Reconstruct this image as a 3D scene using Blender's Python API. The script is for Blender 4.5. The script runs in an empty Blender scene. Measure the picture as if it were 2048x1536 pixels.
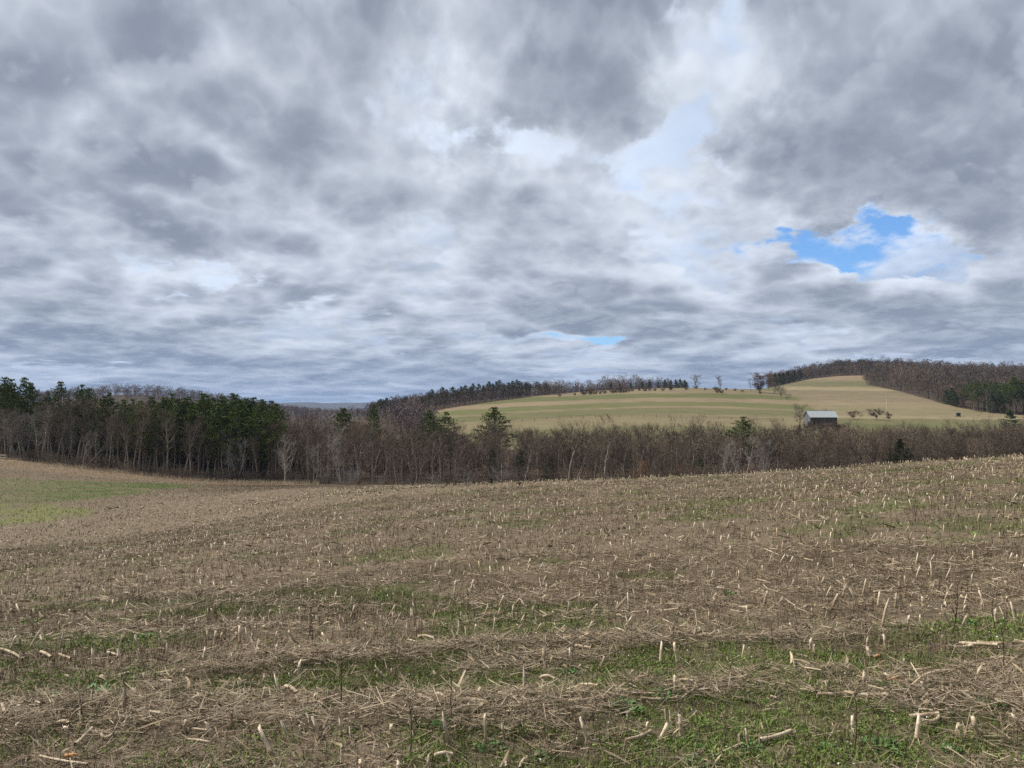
import bpy, math, random
import numpy as np

# ------------------------------------------------------------------ camera
scene = bpy.context.scene
COL = scene.collection
F_PX = 1520.0            # focal length in pixels of the 2048 px wide photograph
CX, HY = 1024.0, 820.0   # principal column, eye-level row
EYE = 1.60
cam_data = bpy.data.cameras.new("camera")
cam_data.sensor_width = 36.0
cam_data.lens = 36.0 * F_PX / 2048.0
cam_data.clip_start = 0.1
cam_data.clip_end = 60000.0
cam = bpy.data.objects.new("camera", cam_data)
COL.objects.link(cam)
cam.location = (0.0, 0.0, EYE)
cam.rotation_euler = (math.pi / 2 + math.atan((HY - 768.0) / F_PX), 0.0, 0.0)
scene.camera = cam

# ------------------------------------------------------------------ light
SUN_ELEV = math.radians(50.0)
SUN_AZ = math.radians(-72.0)      # clockwise from the view axis (+Y): high, to the left
sun_data = bpy.data.lights.new("sun", 'SUN')
sun_data.energy = 4.4
sun_data.angle = math.radians(9.0)
sun_data.color = (1.0, 0.94, 0.85)
sun = bpy.data.objects.new("sun", sun_data)
COL.objects.link(sun)
sun.rotation_euler = (math.pi / 2 - SUN_ELEV, 0.0, math.pi - SUN_AZ)
scene.view_settings.view_transform = 'Standard'
scene.view_settings.look = 'None'
scene.view_settings.gamma = 1.0
scene.view_settings.use_curve_mapping = False
scene.view_settings.exposure = 0.45
scene.cycles.max_bounces = 5
scene.cycles.diffuse_bounces = 3
scene.cycles.glossy_bounces = 1
scene.cycles.transmission_bounces = 2
scene.cycles.volume_bounces = 0
scene.cycles.use_denoising = False
scene.cycles.sample_clamp_indirect = 2.0
scene.cycles.sample_clamp_direct = 6.0


class Nodes:
    """Short-hand for building shader node trees."""
    def __init__(self, nt):
        self.nt = nt

    def new(self, t, **kw):
        n = self.nt.nodes.new(t)
        for k, v in kw.items():
            setattr(n, k, v)
        return n

    def put(self, sock, v):
        if isinstance(v, bpy.types.NodeSocket):
            self.nt.links.new(v, sock)
        elif isinstance(v, (tuple, list)) and len(v) == 3 and sock.type == 'RGBA':
            sock.default_value = (*v, 1.0)
        else:
            sock.default_value = v

    def m(self, op, a, b=0.0, c=None, clamp=False):
        n = self.new('ShaderNodeMath', operation=op, use_clamp=clamp)
        self.put(n.inputs[0], a)
        self.put(n.inputs[1], b)
        if c is not None:
            self.put(n.inputs[2], c)
        return n.outputs[0]

    def v(self, op, a, b=(0, 0, 0), scale=None):
        n = self.new('ShaderNodeVectorMath', operation=op)
        self.put(n.inputs[0], a)
        if scale is None:
            self.put(n.inputs[1], b)
        else:
            self.put(n.inputs['Scale'], scale)
        return n.outputs['Value'] if op in ('LENGTH', 'DOT_PRODUCT', 'DISTANCE') else n.outputs[0]

    def noise(self, vec, scale, detail=4.0, rough=0.5, dist=0.0, color=False, lac=2.0):
        n = self.new('ShaderNodeTexNoise')
        self.put(n.inputs['Vector'], vec)
        self.put(n.inputs['Scale'], scale)
        self.put(n.inputs['Detail'], detail)
        self.put(n.inputs['Roughness'], rough)
        self.put(n.inputs['Lacunarity'], lac)
        self.put(n.inputs['Distortion'], dist)
        return n.outputs['Color'] if color else n.outputs['Fac']

    def ss(self, x, lo, hi, a=0.0, b=1.0):
        n = self.new('ShaderNodeMapRange', interpolation_type='SMOOTHSTEP')
        for k, s in zip((x, lo, hi, a, b), n.inputs):
            self.put(s, k)
        return n.outputs[0]

    def mix(self, f, a, b, blend='MIX'):
        n = self.new('ShaderNodeMix', data_type='RGBA', blend_type=blend)
        self.put(n.inputs[0], f)
        self.put(n.inputs[6], a)
        self.put(n.inputs[7], b)
        return n.outputs[2]

    def comb(self, x, y, z):
        n = self.new('ShaderNodeCombineXYZ')
        for s, k in zip(n.inputs, (x, y, z)):
            self.put(s, k)
        return n.outputs[0]

    def sep(self, v):
        n = self.new('ShaderNodeSeparateXYZ')
        self.put(n.inputs[0], v)
        return n.outputs


# ------------------------------------------------------------------ sky: broken stratocumulus deck over Nishita blue
def build_sky():
    world = bpy.data.worlds.new("World")
    scene.world = world
    world.use_nodes = True
    nt = world.node_tree
    nt.nodes.clear()
    N = Nodes(nt)
    out = N.new('ShaderNodeOutputWorld')
    bg = N.new('ShaderNodeBackground')
    sky = N.new('ShaderNodeTexSky', sky_type='NISHITA')
    sky.sun_disc = False
    sky.sun_elevation = SUN_ELEV
    sky.sun_rotation = SUN_AZ
    sky.air_density = 1.0
    sky.dust_density = 0.3
    sky.ozone_density = 2.5
    blue = N.v('SCALE', sky.outputs[0], scale=0.13)
    blue = N.mix(1.0, blue, (0.62, 0.86, 1.12), 'MULTIPLY')
    d = N.v('NORMALIZE', N.new('ShaderNodeTexCoord').outputs['Generated'])
    dx, dy, dz = N.sep(d)
    up = N.m('MAXIMUM', dz, 0.0)
    # the deck is domed: its ground distance grows as elevation^-DOME
    hyp = N.m('SQRT', N.m('SUBTRACT', 1.0001, N.m('MULTIPLY', up, up)))
    inv = N.m('DIVIDE', N.m('POWER', N.m('ADD', up, 0.045), -DOME), hyp)
    P = N.comb(N.m('MULTIPLY', dx, inv), N.m('MULTIPLY', dy, inv), 0.0)

    def plane_pt(px, py):
        X, Z = (px - CX) / F_PX, (HY - py) / F_PX
        L = math.sqrt(X * X + 1 + Z * Z)
        hz = math.sqrt(X * X + 1)
        k = (Z / L + 0.045) ** -DOME
        return X / hz * k, 1 / hz * k

    warp = N.noise(N.v('ADD', P, (1.7, 5.1, 3.0)), 3.6, 6, 0.62, color=True)
    PW = N.v('ADD', P, N.v('SCALE', N.v('SUBTRACT', warp, (0.5, 0.5, 0.5)), scale=0.6))
    bias = 0.0
    # openings (negative) and thick cells (positive): position, half size on the deck, amount
    for px, py, sx, sy, a in BLOBS:
        x, y = plane_pt(px, py)
        q = N.v('MULTIPLY', N.v('SUBTRACT', PW, (x, y, 0.0)), (1 / sx, 1 / sy, 0.0))
        g = N.m('MULTIPLY', N.m('EXPONENT', N.m('MULTIPLY', N.v('DOT_PRODUCT', q, q), -1.0)), a)
        bias = N.m('ADD', g, bias)
    hole = 0.0
    for px, py, sx, sy, a in HOLES:
        x, y = plane_pt(px, py)
        q = N.v('MULTIPLY', N.v('SUBTRACT', PW, (x, y, 0.0)), (1 / sx, 1 / sy, 0.0))
        g = N.m('MULTIPLY', N.m('EXPONENT', N.m('MULTIPLY', N.v('DOT_PRODUCT', q, q), -1.0)), a)
        hole = N.m('ADD', g, hole)
    # thin high veil behind the deck
    veil_n = N.noise(N.v('ADD', P, (3.1, 8.7, 5.0)), 2.2, 6, 0.58)
    veil = N.ss(N.m('SUBTRACT', veil_n, hole), 0.10, 0.46)
    veil_c = N.mix(N.ss(N.noise(N.v('ADD', P, (9.0, 2.0, 1.0)), 1.6, 5, 0.55), 0.35, 0.65), (0.44, 0.545, 0.72), (0.66, 0.75, 0.89))
    col = N.mix(veil, blue, veil_c)
    # cloud decks from the highest to the lowest; tops (towards the zenith side) catch the light, thick bases are grey
    big = N.noise(N.v('ADD', P, SKY_OFF), BIG_S, 2, 0.5)
    common = N.m('ADD', N.m('MULTIPLY', N.m('SUBTRACT', big, 0.5), BIG_A), bias)

    def puff(q, cs, det, rough):
        # fractal cover plus rounded billows with sharp creases
        b = 0.0
        for k in range(3):
            w = N.m('ABSOLUTE', N.m('MULTIPLY_ADD', N.noise(q, cs * 2.1 * 2.2 ** k, 0, 0.5), 2.0, -1.0))
            b = N.m('MULTIPLY_ADD', w, BILLOW * 0.55 ** k, b)
        return N.m('ADD', N.m('MULTIPLY_ADD', N.noise(q, cs, det, rough, 0.1), 1.0 - 0.35 * BILLOW, -0.27 * BILLOW + 0.175 * BILLOW), b)

    for off, cs, rough, lo, soft, alpha, step, relief, lite, dark, use in DECKS:
        q = N.v('ADD', P, off)
        raw = puff(q, cs, 9, rough)
        above = puff(N.v('ADD', N.v('SCALE', P, scale=1.0 - step), N.v('ADD', off, (-0.4 * step, 0.0, 0.0))), cs, 6, rough)
        n = N.m('SUBTRACT', N.m('MULTIPLY_ADD', common, use, raw), lo)
        dens = N.ss(n, 0.0, soft)
        rim = N.m('MULTIPLY', N.m('SUBTRACT', raw, above), relief)
        thick = N.ss(N.m('SUBTRACT', N.m('MULTIPLY', n, 1.9), rim), -0.40, 0.85)
        col = N.mix(N.m('MULTIPLY', dens, alpha), col, N.mix(thick, lite, dark))
    # air between here and the far deck
    far = N.m('EXPONENT', N.m('MULTIPLY', up, -13.0))
    col = N.mix(N.m('MULTIPLY', far, 0.60), col, (0.17, 0.26, 0.46))
    N.put(bg.inputs['Color'], col)
    bg.inputs['Strength'].default_value = 0.86
    nt.links.new(bg.outputs[0], out.inputs[0])


DOME = 0.49
SKY_OFF = (4.2, 3.4, 2.0)
BIG_S, BIG_A, BILLOW = 1.1, 0.50, 0.30
# offset, scale, roughness, cover threshold, edge softness, opacity, light step, relief, lit colour, shaded colour, share of layout
DECKS = [
    ((7.3, 1.2, 4.0), 1.7, 0.60, 0.36, 0.18, 0.80, 0.035, 2.6, (0.76, 0.82, 0.92), (0.38, 0.44, 0.55), 0.6),
    ((4.2, 3.4, 2.0), 1.9, 0.54, 0.352, 0.10, 0.95, 0.050, 2.5, (0.72, 0.775, 0.86), (0.215, 0.25, 0.315), 1.0),
    ((1.1, 9.6, 7.0), 4.0, 0.58, 0.50, 0.14, 0.30, 0.03, 2.6, (0.64, 0.69, 0.77), (0.235, 0.268, 0.325), 1.2),
]
# openings (negative) and thick cells (positive): photo pixel, half width and depth on the deck, amount
BLOBS = [
    (1395, 250, 0.12, 0.30, -0.20), (1030, 275, 0.14, 0.08, -0.19), (1735, 508, 0.22, 0.11, -0.42),
    (430, 545, 0.18, 0.08, -0.18), (1190, 675, 0.10, 0.07, -0.25), (200, 40, 0.25, 0.12, -0.08), (480, 100, 0.2, 0.15, 0.06), (760, 90, 0.14, 0.12, 0.13),
    (1680, 300, 0.14, 0.25, 0.16), (1980, 400, 0.2, 0.12, 0.16), (700, 340, 0.3, 0.14, 0.10), (1150, 150, 0.1, 0.15, 0.12),
]
HOLES = [(1735, 508, 0.27, 0.13, 0.58), (1190, 675, 0.10, 0.08, 0.6)]
build_sky()

# ------------------------------------------------------------------ helpers
rng = np.random.default_rng(11)
random.seed(5)
_LAT = np.random.default_rng(3).random((256, 256))


def vnoise(x, y):
    xi, yi = np.floor(x).astype(int), np.floor(y).astype(int)
    fx, fy = x - xi, y - yi
    fx, fy = fx * fx * fx * (fx * (fx * 6 - 15) + 10), fy * fy * fy * (fy * (fy * 6 - 15) + 10)
    a, b = _LAT[xi & 255, yi & 255], _LAT[(xi + 1) & 255, yi & 255]
    c, d = _LAT[xi & 255, (yi + 1) & 255], _LAT[(xi + 1) & 255, (yi + 1) & 255]
    return (a * (1 - fx) + b * fx) * (1 - fy) + (c * (1 - fx) + d * fx) * fy


def fbm(x, y, octv=4, gain=0.5):
    x, y = np.asarray(x, float), np.asarray(y, float)
    s, a, t = 0.0, 1.0, 0.0
    for k in range(octv):
        s = s + a * vnoise(x * 2 ** k + 17.3 * k + 40, y * 2 ** k + 9.1 * k + 40)
        t += a
        a *= gain
    return s / t


def sstep(x, lo, hi):
    t = np.clip((x - lo) / (hi - lo), 0, 1)
    return t * t * (3 - 2 * t)


def mesh_np(name, verts, faces, mats, attrs=None, smooth=False, mat_idx=None):
    """verts (n,3); faces (m,3) or (m,4) int array or list of such arrays; attrs: name -> per-vertex floats."""
    me = bpy.data.meshes.new(name)
    verts = np.ascontiguousarray(verts, np.float32)
    fl = faces if isinstance(faces, list) else [faces]
    fl = [np.asarray(f, np.int32) for f in fl if len(f)]
    me.vertices.add(len(verts))
    me.vertices.foreach_set("co", verts.ravel())
    loops = np.concatenate([f.ravel() for f in fl])
    tot = np.concatenate([np.full(len(f), f.shape[1], np.int32) for f in fl])
    start = np.concatenate([[0], np.cumsum(tot)[:-1]]).astype(np.int32)
    me.loops.add(len(loops))
    me.loops.foreach_set("vertex_index", loops)
    me.polygons.add(len(tot))
    me.polygons.foreach_set("loop_start", start)
    me.polygons.foreach_set("loop_total", tot)
    if mat_idx is not None:
        me.polygons.foreach_set("material_index", np.asarray(mat_idx, np.int32))
    me.update(calc_edges=True)
    me.polygons.foreach_set("use_smooth", np.full(len(tot), bool(smooth)))
    for k, v in (attrs or {}).items():
        at = me.attributes.new(k, 'FLOAT', 'POINT')
        at.data.foreach_set("value", np.ascontiguousarray(v, np.float32))
    for m in (mats if isinstance(mats, (list, tuple)) else [mats]):
        me.materials.append(m)
    return me


def add(name, me, parent=None, loc=(0, 0, 0), rz=0.0, scale=1.0, **props):
    o = bpy.data.objects.new(name, me)
    COL.objects.link(o)
    o.location = loc
    o.rotation_euler = (0, 0, rz)
    o.scale = (scale,) * 3 if np.isscalar(scale) else scale
    if parent is not None:
        o.parent = parent
    for k, v in props.items():
        if v is not None:
            o[k] = v
    return o


def new_mat(name, rough=0.9, spec=0.2):
    m = bpy.data.materials.new(name)
    m.use_nodes = True
    nt = m.node_tree
    N = Nodes(nt)
    b = nt.nodes['Principled BSDF']
    b.inputs['Roughness'].default_value = rough
    b.inputs['Specular IOR Level'].default_value = spec
    return m, N, b


def attr(N, name):
    return N.new('ShaderNodeAttribute', attribute_name=name).outputs['Fac']


def ramp(N, fac, stops):
    n = N.new('ShaderNodeValToRGB')
    e = n.color_ramp.elements
    while len(e) < len(stops):
        e.new(0.5)
    for s, (p, c) in zip(e, stops):
        s.position = p
        s.color = (*c, 1)
    N.put(n.inputs[0], fac)
    return n.outputs[0]


# ------------------------------------------------------------------ terrain: heights relative to the eye along bearings
# bearing given as column of the photograph; (depth along the view axis, height)
COLS = {
    -500: [(3.6, -1.7), (8, -2.4), (17, -3.9), (35, -5.8), (60, -6.6), (100, -7.2), (160, -7.5), (300, -8), (900, 5), (2500, -5)],
    0: [(3.6, -1.62), (6, -1.97), (8.6, -2.35), (17, -3.6), (25, -4.55), (40, -6.05), (60, -7.4), (90, -8.4), (130, -9.2), (160, -9.8), (300, -11), (900, 5), (2500, -5)],
    250: [(3.6, -1.62), (6, -1.95), (8.6, -2.34), (17, -3.3), (35, -5.15), (60, -7.25), (90, -9.0), (140, -11.6), (170, -12.5), (300, -14), (600, 2), (900, 25), (1300, 0), (2500, -5)],
    420: [(3.6, -1.62), (6, -1.93), (8.6, -2.32), (17, -3.1), (35, -4.75), (70, -7.5), (100, -10.0), (140, -13.4), (170, -14.2), (300, -16), (600, -2), (900, 13), (1300, 0), (2500, -8)],
    620: [(3.6, -1.61), (6, -1.9), (8.6, -2.3), (17, -2.85), (35, -4.0), (70, -7.1), (100, -9.8), (140, -13.6), (200, -16), (300, -17), (600, -15), (1200, -9), (2000, 2), (2600, 4), (3500, -8)],
    800: [(3.6, -1.61), (6, -1.88), (8.6, -2.26), (17, -2.68), (35, -3.6), (55, -5.3), (100, -10), (140, -14), (200, -15.5), (300, -9), (380, -3.2), (450, 0), (600, 0), (1200, -10), (2500, -6)],
    1024: [(3.6, -1.6), (6, -1.84), (8.6, -2.2), (17, -2.46), (35, -3.2), (60, -6), (100, -11), (140, -14.2), (200, -14), (260, -9.5), (300, -6), (380, 0.5), (450, 6.2), (550, 10.5), (650, 9), (1200, -8), (2500, -8)],
    1300: [(3.6, -1.6), (6, -1.8), (8.6, -2.1), (17, -2.25), (32, -2.75), (60, -6), (100, -10.5), (140, -13.5), (200, -13), (260, -8), (300, -5.2), (360, 0), (420, 6), (470, 11), (520, 16.4), (570, 18), (680, 15), (900, 0), (2500, -8)],
    1450: [(3.6, -1.6), (6, -1.78), (8.6, -2.06), (17, -2.15), (32, -2.6), (60, -6), (100, -10), (140, -13), (200, -12.5), (260, -8), (300, -5.2), (360, 0), (420, 6), (470, 11), (520, 16.8), (560, 17), (620, 14), (750, 4), (2500, -8)],
    1560: [(3.6, -1.6), (6, -1.76), (8.6, -2.0), (17, -2.05), (32, -2.45), (60, -6), (100, -9.8), (140, -12.5), (200, -12), (260, -8), (300, -6), (360, -1), (420, 3.5), (500, 9.5), (560, 15.5), (640, 22), (720, 27), (850, 32), (1200, 10), (2500, -8)],
    1650: [(3.6, -1.6), (6, -1.75), (8.6, -1.96), (17, -1.98), (31, -2.3), (60, -5.8), (100, -9.5), (140, -12), (200, -11.6), (260, -8.2), (294, -6.5), (340, -3.2), (400, 0.5), (500, 8.6), (600, 18), (700, 29.5), (800, 41), (900, 45), (1200, 20), (2500, -8)],
    1750: [(3.6, -1.6), (6, -1.73), (8.6, -1.92), (17, -1.88), (31, -2.1), (60, -5.5), (100, -9.4), (140, -12), (200, -11.5), (260, -8), (300, -5.8), (400, 0.8), (500, 9.5), (600, 18.5), (700, 32), (800, 45), (900, 52), (1200, 25), (2500, -8)],
    1850: [(3.6, -1.6), (6, -1.72), (8.6, -1.9), (17, -1.78), (30, -1.93), (60, -5.2), (100, -9.2), (140, -12), (200, -11.5), (260, -8), (300, -5.6), (400, 0.0), (450, 4.4), (600, 18), (800, 40), (900, 47), (1200, 25), (2500, -8)],
    2048: [(3.6, -1.6), (6, -1.7), (8.6, -1.86), (17, -1.66), (30, -1.66), (55, -4.6), (100, -9), (140, -12), (200, -11.5), (260, -8), (300, -6), (380, -3), (600, 15), (800, 36), (900, 44), (1200, 25), (2500, -8)],
    2550: [(3.6, -1.6), (6, -1.65), (8.6, -1.7), (17, -1.2), (30, -0.9), (55, -3.0), (100, -8), (140, -11), (200, -11), (300, -6), (380, -3), (600, 15), (900, 40), (1200, 25), (2500, -8)],
}


def _smooth(a, sig, axis):
    r = int(3 * sig) + 1
    k = np.exp(-0.5 * (np.arange(-r, r + 1) / sig) ** 2)
    k /= k.sum()
    pad = [(0, 0), (0, 0)]
    pad[axis] = (r, r)
    b = np.pad(a, pad, mode='edge')
    return np.apply_along_axis(lambda v: np.convolve(v, k, mode='valid'), axis, b)


_LR = np.linspace(math.log(0.6), math.log(16000.0), 700)
_TH = np.radians(np.arange(-180, 180.01, 0.5))


def _build_height_grid():
    ths, prof = [], []
    for px, pts in COLS.items():
        th = math.atan((px - CX) / F_PX)
        r = np.array([p[0] for p in pts]) / math.cos(th)
        z = np.array([p[1] for p in pts])
        r = np.concatenate([[0.6, 2.0], r, [5000, 16000]])
        z = np.concatenate([[-EYE, -EYE], z, [-10, -14]])
        ths.append(th)
        prof.append(np.interp(_LR, np.log(r), z))
    side = np.interp(_LR, np.log([0.6, 3, 10, 40, 150, 600, 2000, 16000]), [-1.6, -1.6, -1.6, -2.0, -4, -2, -8, -14])
    for a in (-100, 100, 180, -180):
        ths.append(math.radians(a))
        prof.append(side)
    o = np.argsort(ths)
    ths, prof = np.array(ths)[o], np.array(prof)[o]
    g = np.empty((len(_TH), len(_LR)))
    for j in range(len(_LR)):
        g[:, j] = np.interp(_TH, ths, prof[:, j])
    g = _smooth(g, 5.0, 1)
    g = _smooth(g, 4.0, 0)
    # distant blue ridge far behind the gap in the woods
    TH, R = np.meshgrid(_TH, np.exp(_LR), indexing='ij')
    pxs = CX + F_PX * np.tan(np.clip(TH, -1.2, 1.2))
    env = np.exp(-((pxs - 640) / 420.0) ** 2) + 0.5 * np.exp(-((pxs - 1250) / 500.0) ** 2)
    crest = 84 + 26 * (fbm(pxs / 60.0, pxs * 0, 4) - 0.5)
    g += env * np.exp(-((np.log(R) - math.log(8200)) / 0.14) ** 2) * crest
    return g + EYE


_HG = _build_height_grid()


def base_height(x, y):
    x, y = np.asarray(x, float), np.asarray(y, float)
    r = np.maximum(np.hypot(x, y), 0.61)
    th = np.arctan2(x, y)
    fi = np.clip((th - _TH[0]) / (_TH[1] - _TH[0]), 0, len(_TH) - 1.001)
    fj = np.clip((np.log(r) - _LR[0]) / (_LR[1] - _LR[0]), 0, len(_LR) - 1.001)
    i, j = fi.astype(int), fj.astype(int)
    u, v = fi - i, fj - j
    return (_HG[i, j] * (1 - u) + _HG[i + 1, j] * u) * (1 - v) + (_HG[i, j + 1] * (1 - u) + _HG[i + 1, j + 1] * u) * v


ROW0, ROWD = 3.72, 0.76


def row_phase(x, y):
    """Corn rows follow the contour: almost square to the view, bending gently."""
    return (y - 0.035 * x - 0.0012 * x * x * np.sign(-x) - ROW0) / ROWD


def litter_at(x, y):
    """Where chopped trash lies in windrows along the rows, 0..1."""
    ph = row_phase(x, y)
    band = 0.5 + 0.5 * np.cos(2 * np.pi * (ph / 2.0 - 0.42) + 2.0 * (fbm(x * 0.35, y * 0.35 + 60, 2) - 0.5))
    return sstep(fbm(x * 0.8 + 3, y * 1.9 + 7, 5, 0.6) * 0.95 + 0.24 * band, 0.50, 0.78)


def green_at(x, y):
    """Where low green growth covers the field, 0..1."""
    r = np.hypot(x, y)
    n = fbm(x * 0.55 + 31, y * 1.0 + 12, 4) + 0.35 * (fbm(x * 2.6, y * 3.6 + 5, 3) - 0.5)
    near = np.interp(r, [3, 6.0, 7.5, 9.5, 14, 20, 40], [0.065, 0.065, 0.03, -0.05, -0.055, -0.055, -0.10])
    right = 0.05 * sstep(x / np.maximum(y, 0.1), 0.15, 0.6) * sstep(r, 8, 11)
    return sstep(n + near + right, 0.50, 0.62)


def height(x, y):
    x, y = np.asarray(x, float), np.asarray(y, float)
    r = np.hypot(x, y)
    z = base_height(x, y)
    near = np.clip(1.3 - r / 60.0, 0, 1)
    z = z + near * (0.05 * (fbm(x * 0.7, y * 0.7, 3) - 0.5) + 0.035 * (fbm(x * 5, y * 5, 3) - 0.5))
    z = z + near * 0.035 * litter_at(x, y)
    far = sstep(r, 60, 300)
    z = z + far * 1.6 * (fbm(x / 45.0, y / 45.0, 3) - 0.5)
    return z


def project(x, y, z):
    """Column and row of the photograph that a point falls on (used only to lay out the land)."""
    yy = np.maximum(y, 0.05)
    return CX + F_PX * x / yy, HY - F_PX * (z - EYE) / yy


def at(px, depth, dz=0.0):
    x = (px - CX) / F_PX * depth
    return np.array([x, depth, float(height(x, depth)) + dz])


WOOD_EDGE = np.array([(-160, 176), (0, 158), (120, 150), (250, 143), (420, 139), (560, 138), (640, 137), (800, 137), (1000, 136), (1300, 134), (1600, 130), (2048, 124), (2400, 122)], float)


def wood_front(px):
    return np.interp(px, WOOD_EDGE[:, 0], WOOD_EDGE[:, 1])


def land_cover(x, y, z):
    """Weights of what covers the ground: green, tan, wood floor, stubble, and a tone shift."""
    px, py = project(x, y, z)
    r = np.hypot(x, y)
    front = y > 1.0
    wob = (fbm(x / 9.0, y / 14.0, 3) - 0.5)
    green = np.zeros_like(x)
    tan = np.zeros_like(x)
    wood = np.zeros_like(x)
    pale = np.zeros_like(x)
    stub = (front & (r < 190)).astype(float)
    # near field
    gf = green_at(x, y)
    green += np.where(r < 70, gf * np.interp(r, [0, 10, 25, 60], [0.62, 0.6, 0.55, 0.4]), 0)
    # swale on the left: green drain and grass strip on the far side
    pxn, pyn = px + 25 * wob, py + 10 * wob
    inside = front & (r > 28) & (r < 200) & (px < 640)
    s1 = sstep(pyn, np.interp(pxn, [-200, 0, 90, 150, 220], [1004, 1001, 1003, 1010, 1016]), np.interp(pxn, [-200, 0, 90, 150, 220], [1012, 1010, 1012, 1016, 1019]))
    s1 *= 1 - sstep(pyn, np.interp(pxn, [-200, 0, 120, 220], [1050, 1047, 1036, 1020]), np.interp(pxn, [-200, 0, 120, 220], [1058, 1053, 1041, 1023]))
    s1 *= 1 - sstep(pxn, 150, 215)
    s2 = sstep(pyn, np.interp(pxn, [-100, 30, 200, 370], [945, 953, 962, 966]), np.interp(pxn, [-100, 30, 200, 370], [950, 957, 966, 969]))
    s2 *= 1 - sstep(pyn, np.interp(pxn, [-100, 60, 150, 250, 370], [1002, 1004, 996, 984, 974]), np.interp(pxn, [-100, 60, 150, 250, 370], [1012, 1010, 1002, 990, 978]))
    s2 *= 1 - sstep(pxn, 330, 440)
    streak = fbm(px / 60.0 + 5, py / 2.6, 3)
    s2 *= np.interp(px, [0, 120, 200], [0.55, 0.8, 1.0]) * np.clip(1.5 - 1.2 * sstep(streak, 0.5, 0.72), 0.2, 1)
    s1 = np.clip(s1, 0, 1) * (0.45 + 0.75 * sstep(fbm(px / 45.0, py / 5.0 + 9, 3), 0.35, 0.6))
    green = np.where(inside, np.maximum(np.clip(s1, 0, 1) * 0.95, np.clip(s2, 0, 1) * 0.95), green)
    pale = np.where(inside, np.clip(s1, 0, 1) * 0.75, pale)
    edge = front & (r > 80) & (r < 220) & (px < 620)
    tan = np.where(edge, sstep(r, wood_front(px) - 20, wood_front(px) - 7) * 0.7, tan)
    # floor of the woods and hedgerow
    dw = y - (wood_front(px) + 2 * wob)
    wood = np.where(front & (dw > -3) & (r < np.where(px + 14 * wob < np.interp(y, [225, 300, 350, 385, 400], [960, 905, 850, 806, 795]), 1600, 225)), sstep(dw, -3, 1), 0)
    stub = stub * (1 - wood)
    # striped hill across the valley
    hill = front & (y > 232) & (y < 760) & (px > 700) & (px < 1680)
    v = py - np.interp(px, [760, 900, 1024, 1150, 1300, 1450, 1580, 1700], [30, 19, 11, 5, 0, 1, 6, 12]) + 2.2 * wob + 1.4 * (fbm(px / 70.0, py / 5.0 + 3, 3) - 0.5)
    key = [700, 772, 776, 777.5, 786, 787.5, 794.5, 795.5, 802.5, 804, 812, 813, 815, 816.5, 827, 829, 850, 853, 860, 900]
    gk = [.85, .85, .6, .22, .25, .88, .88, .14, .14, .84, .85, .25, .2, .62, .66, .25, .3, .7, .6, .6]
    tk = [.0, .0, .2, .6, .55, .05, .05, .72, .72, .05, .12, .6, .45, .18, .18, .3, .3, .12, .2, .2]
    pk = [.2, .2, .2, .2, .2, .15, .15, .25, .25, .35, .35, .6, .1, .1, .1, .8, .8, .2, .3, .3]
    streaks = 0.55 * (fbm(px / 110.0 + 3, py / 1.5, 3) - 0.5) + 0.5 * (fbm(x / 16.0, y / 16.0, 4) - 0.5)
    green = np.where(hill, np.clip(np.interp(v, key, gk) - 0.5 * streaks, 0, 1), green)
    tan = np.where(hill, np.clip(np.interp(v, key, tk) + 0.6 * streaks, 0, 1), tan)
    pale = np.where(hill, np.interp(v, key, pk), pale)
    # field on the right: green cap, straw band, brown middle, pale foot
    rf = front & (y > 232) & (y < 1000) & (px >= 1500)
    saddle = sstep(px + 10 * wob, 1545 + 1.6 * (py - 770), 1560 + 1.6 * (py - 770))
    k2 = [740, 757, 762, 764, 772, 774, 780, 782, 800, 806, 818, 826, 834, 838, 846, 860]
    v2 = py + 2.5 * wob - 0.012 * (px - 1650)
    v2 = v2 + 3.0 * (fbm(px / 55.0 + 8, py / 9.0, 3) - 0.5)
    g2 = np.interp(v2, k2, [.05, .05, .40, .55, .55, .1, .05, .2, .12, .12, .35, .25, .12, .6, .75, .6])
    t2 = np.interp(v2, k2, [.9, .95, .5, .1, .1, .6, .9, .25, .35, .6, .45, .5, .85, .1, .1, .1])
    p2 = np.interp(v2, k2, [.0, .0, .1, .1, .1, .9, .95, .22, .25, .6, .7, .6, .8, .3, .2, .2])
    g2, p2 = np.clip(g2 - 0.5 * streaks, 0, 1), np.clip(p2 + 0.8 * streaks, 0, 1)
    w = np.where(rf, saddle, 0)
    green, tan, pale = green * (1 - w) + g2 * w, tan * (1 - w) + t2 * w, pale * (1 - w) + p2 * w
    ee = right_edge(px)
    wd = front & (y > 300) & (px > 1480) & (y > ee)
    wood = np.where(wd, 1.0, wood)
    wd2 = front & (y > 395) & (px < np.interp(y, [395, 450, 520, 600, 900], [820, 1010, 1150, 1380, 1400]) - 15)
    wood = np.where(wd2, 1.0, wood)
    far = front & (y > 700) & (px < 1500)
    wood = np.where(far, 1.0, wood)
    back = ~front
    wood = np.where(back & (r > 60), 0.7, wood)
    return green, tan, wood, stub, pale


RIGHT_EDGE = np.array([(1480, 640), (1535, 640), (1560, 690), (1600, 715), (1660, 728), (1728, 718), (1734, 610), (1780, 560), (1830, 500), (1880, 445), (1920, 412), (1960, 390), (2048, 376), (2500, 370)], float)


def right_edge(px):
    return np.interp(px, RIGHT_EDGE[:, 0], RIGHT_EDGE[:, 1])


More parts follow.
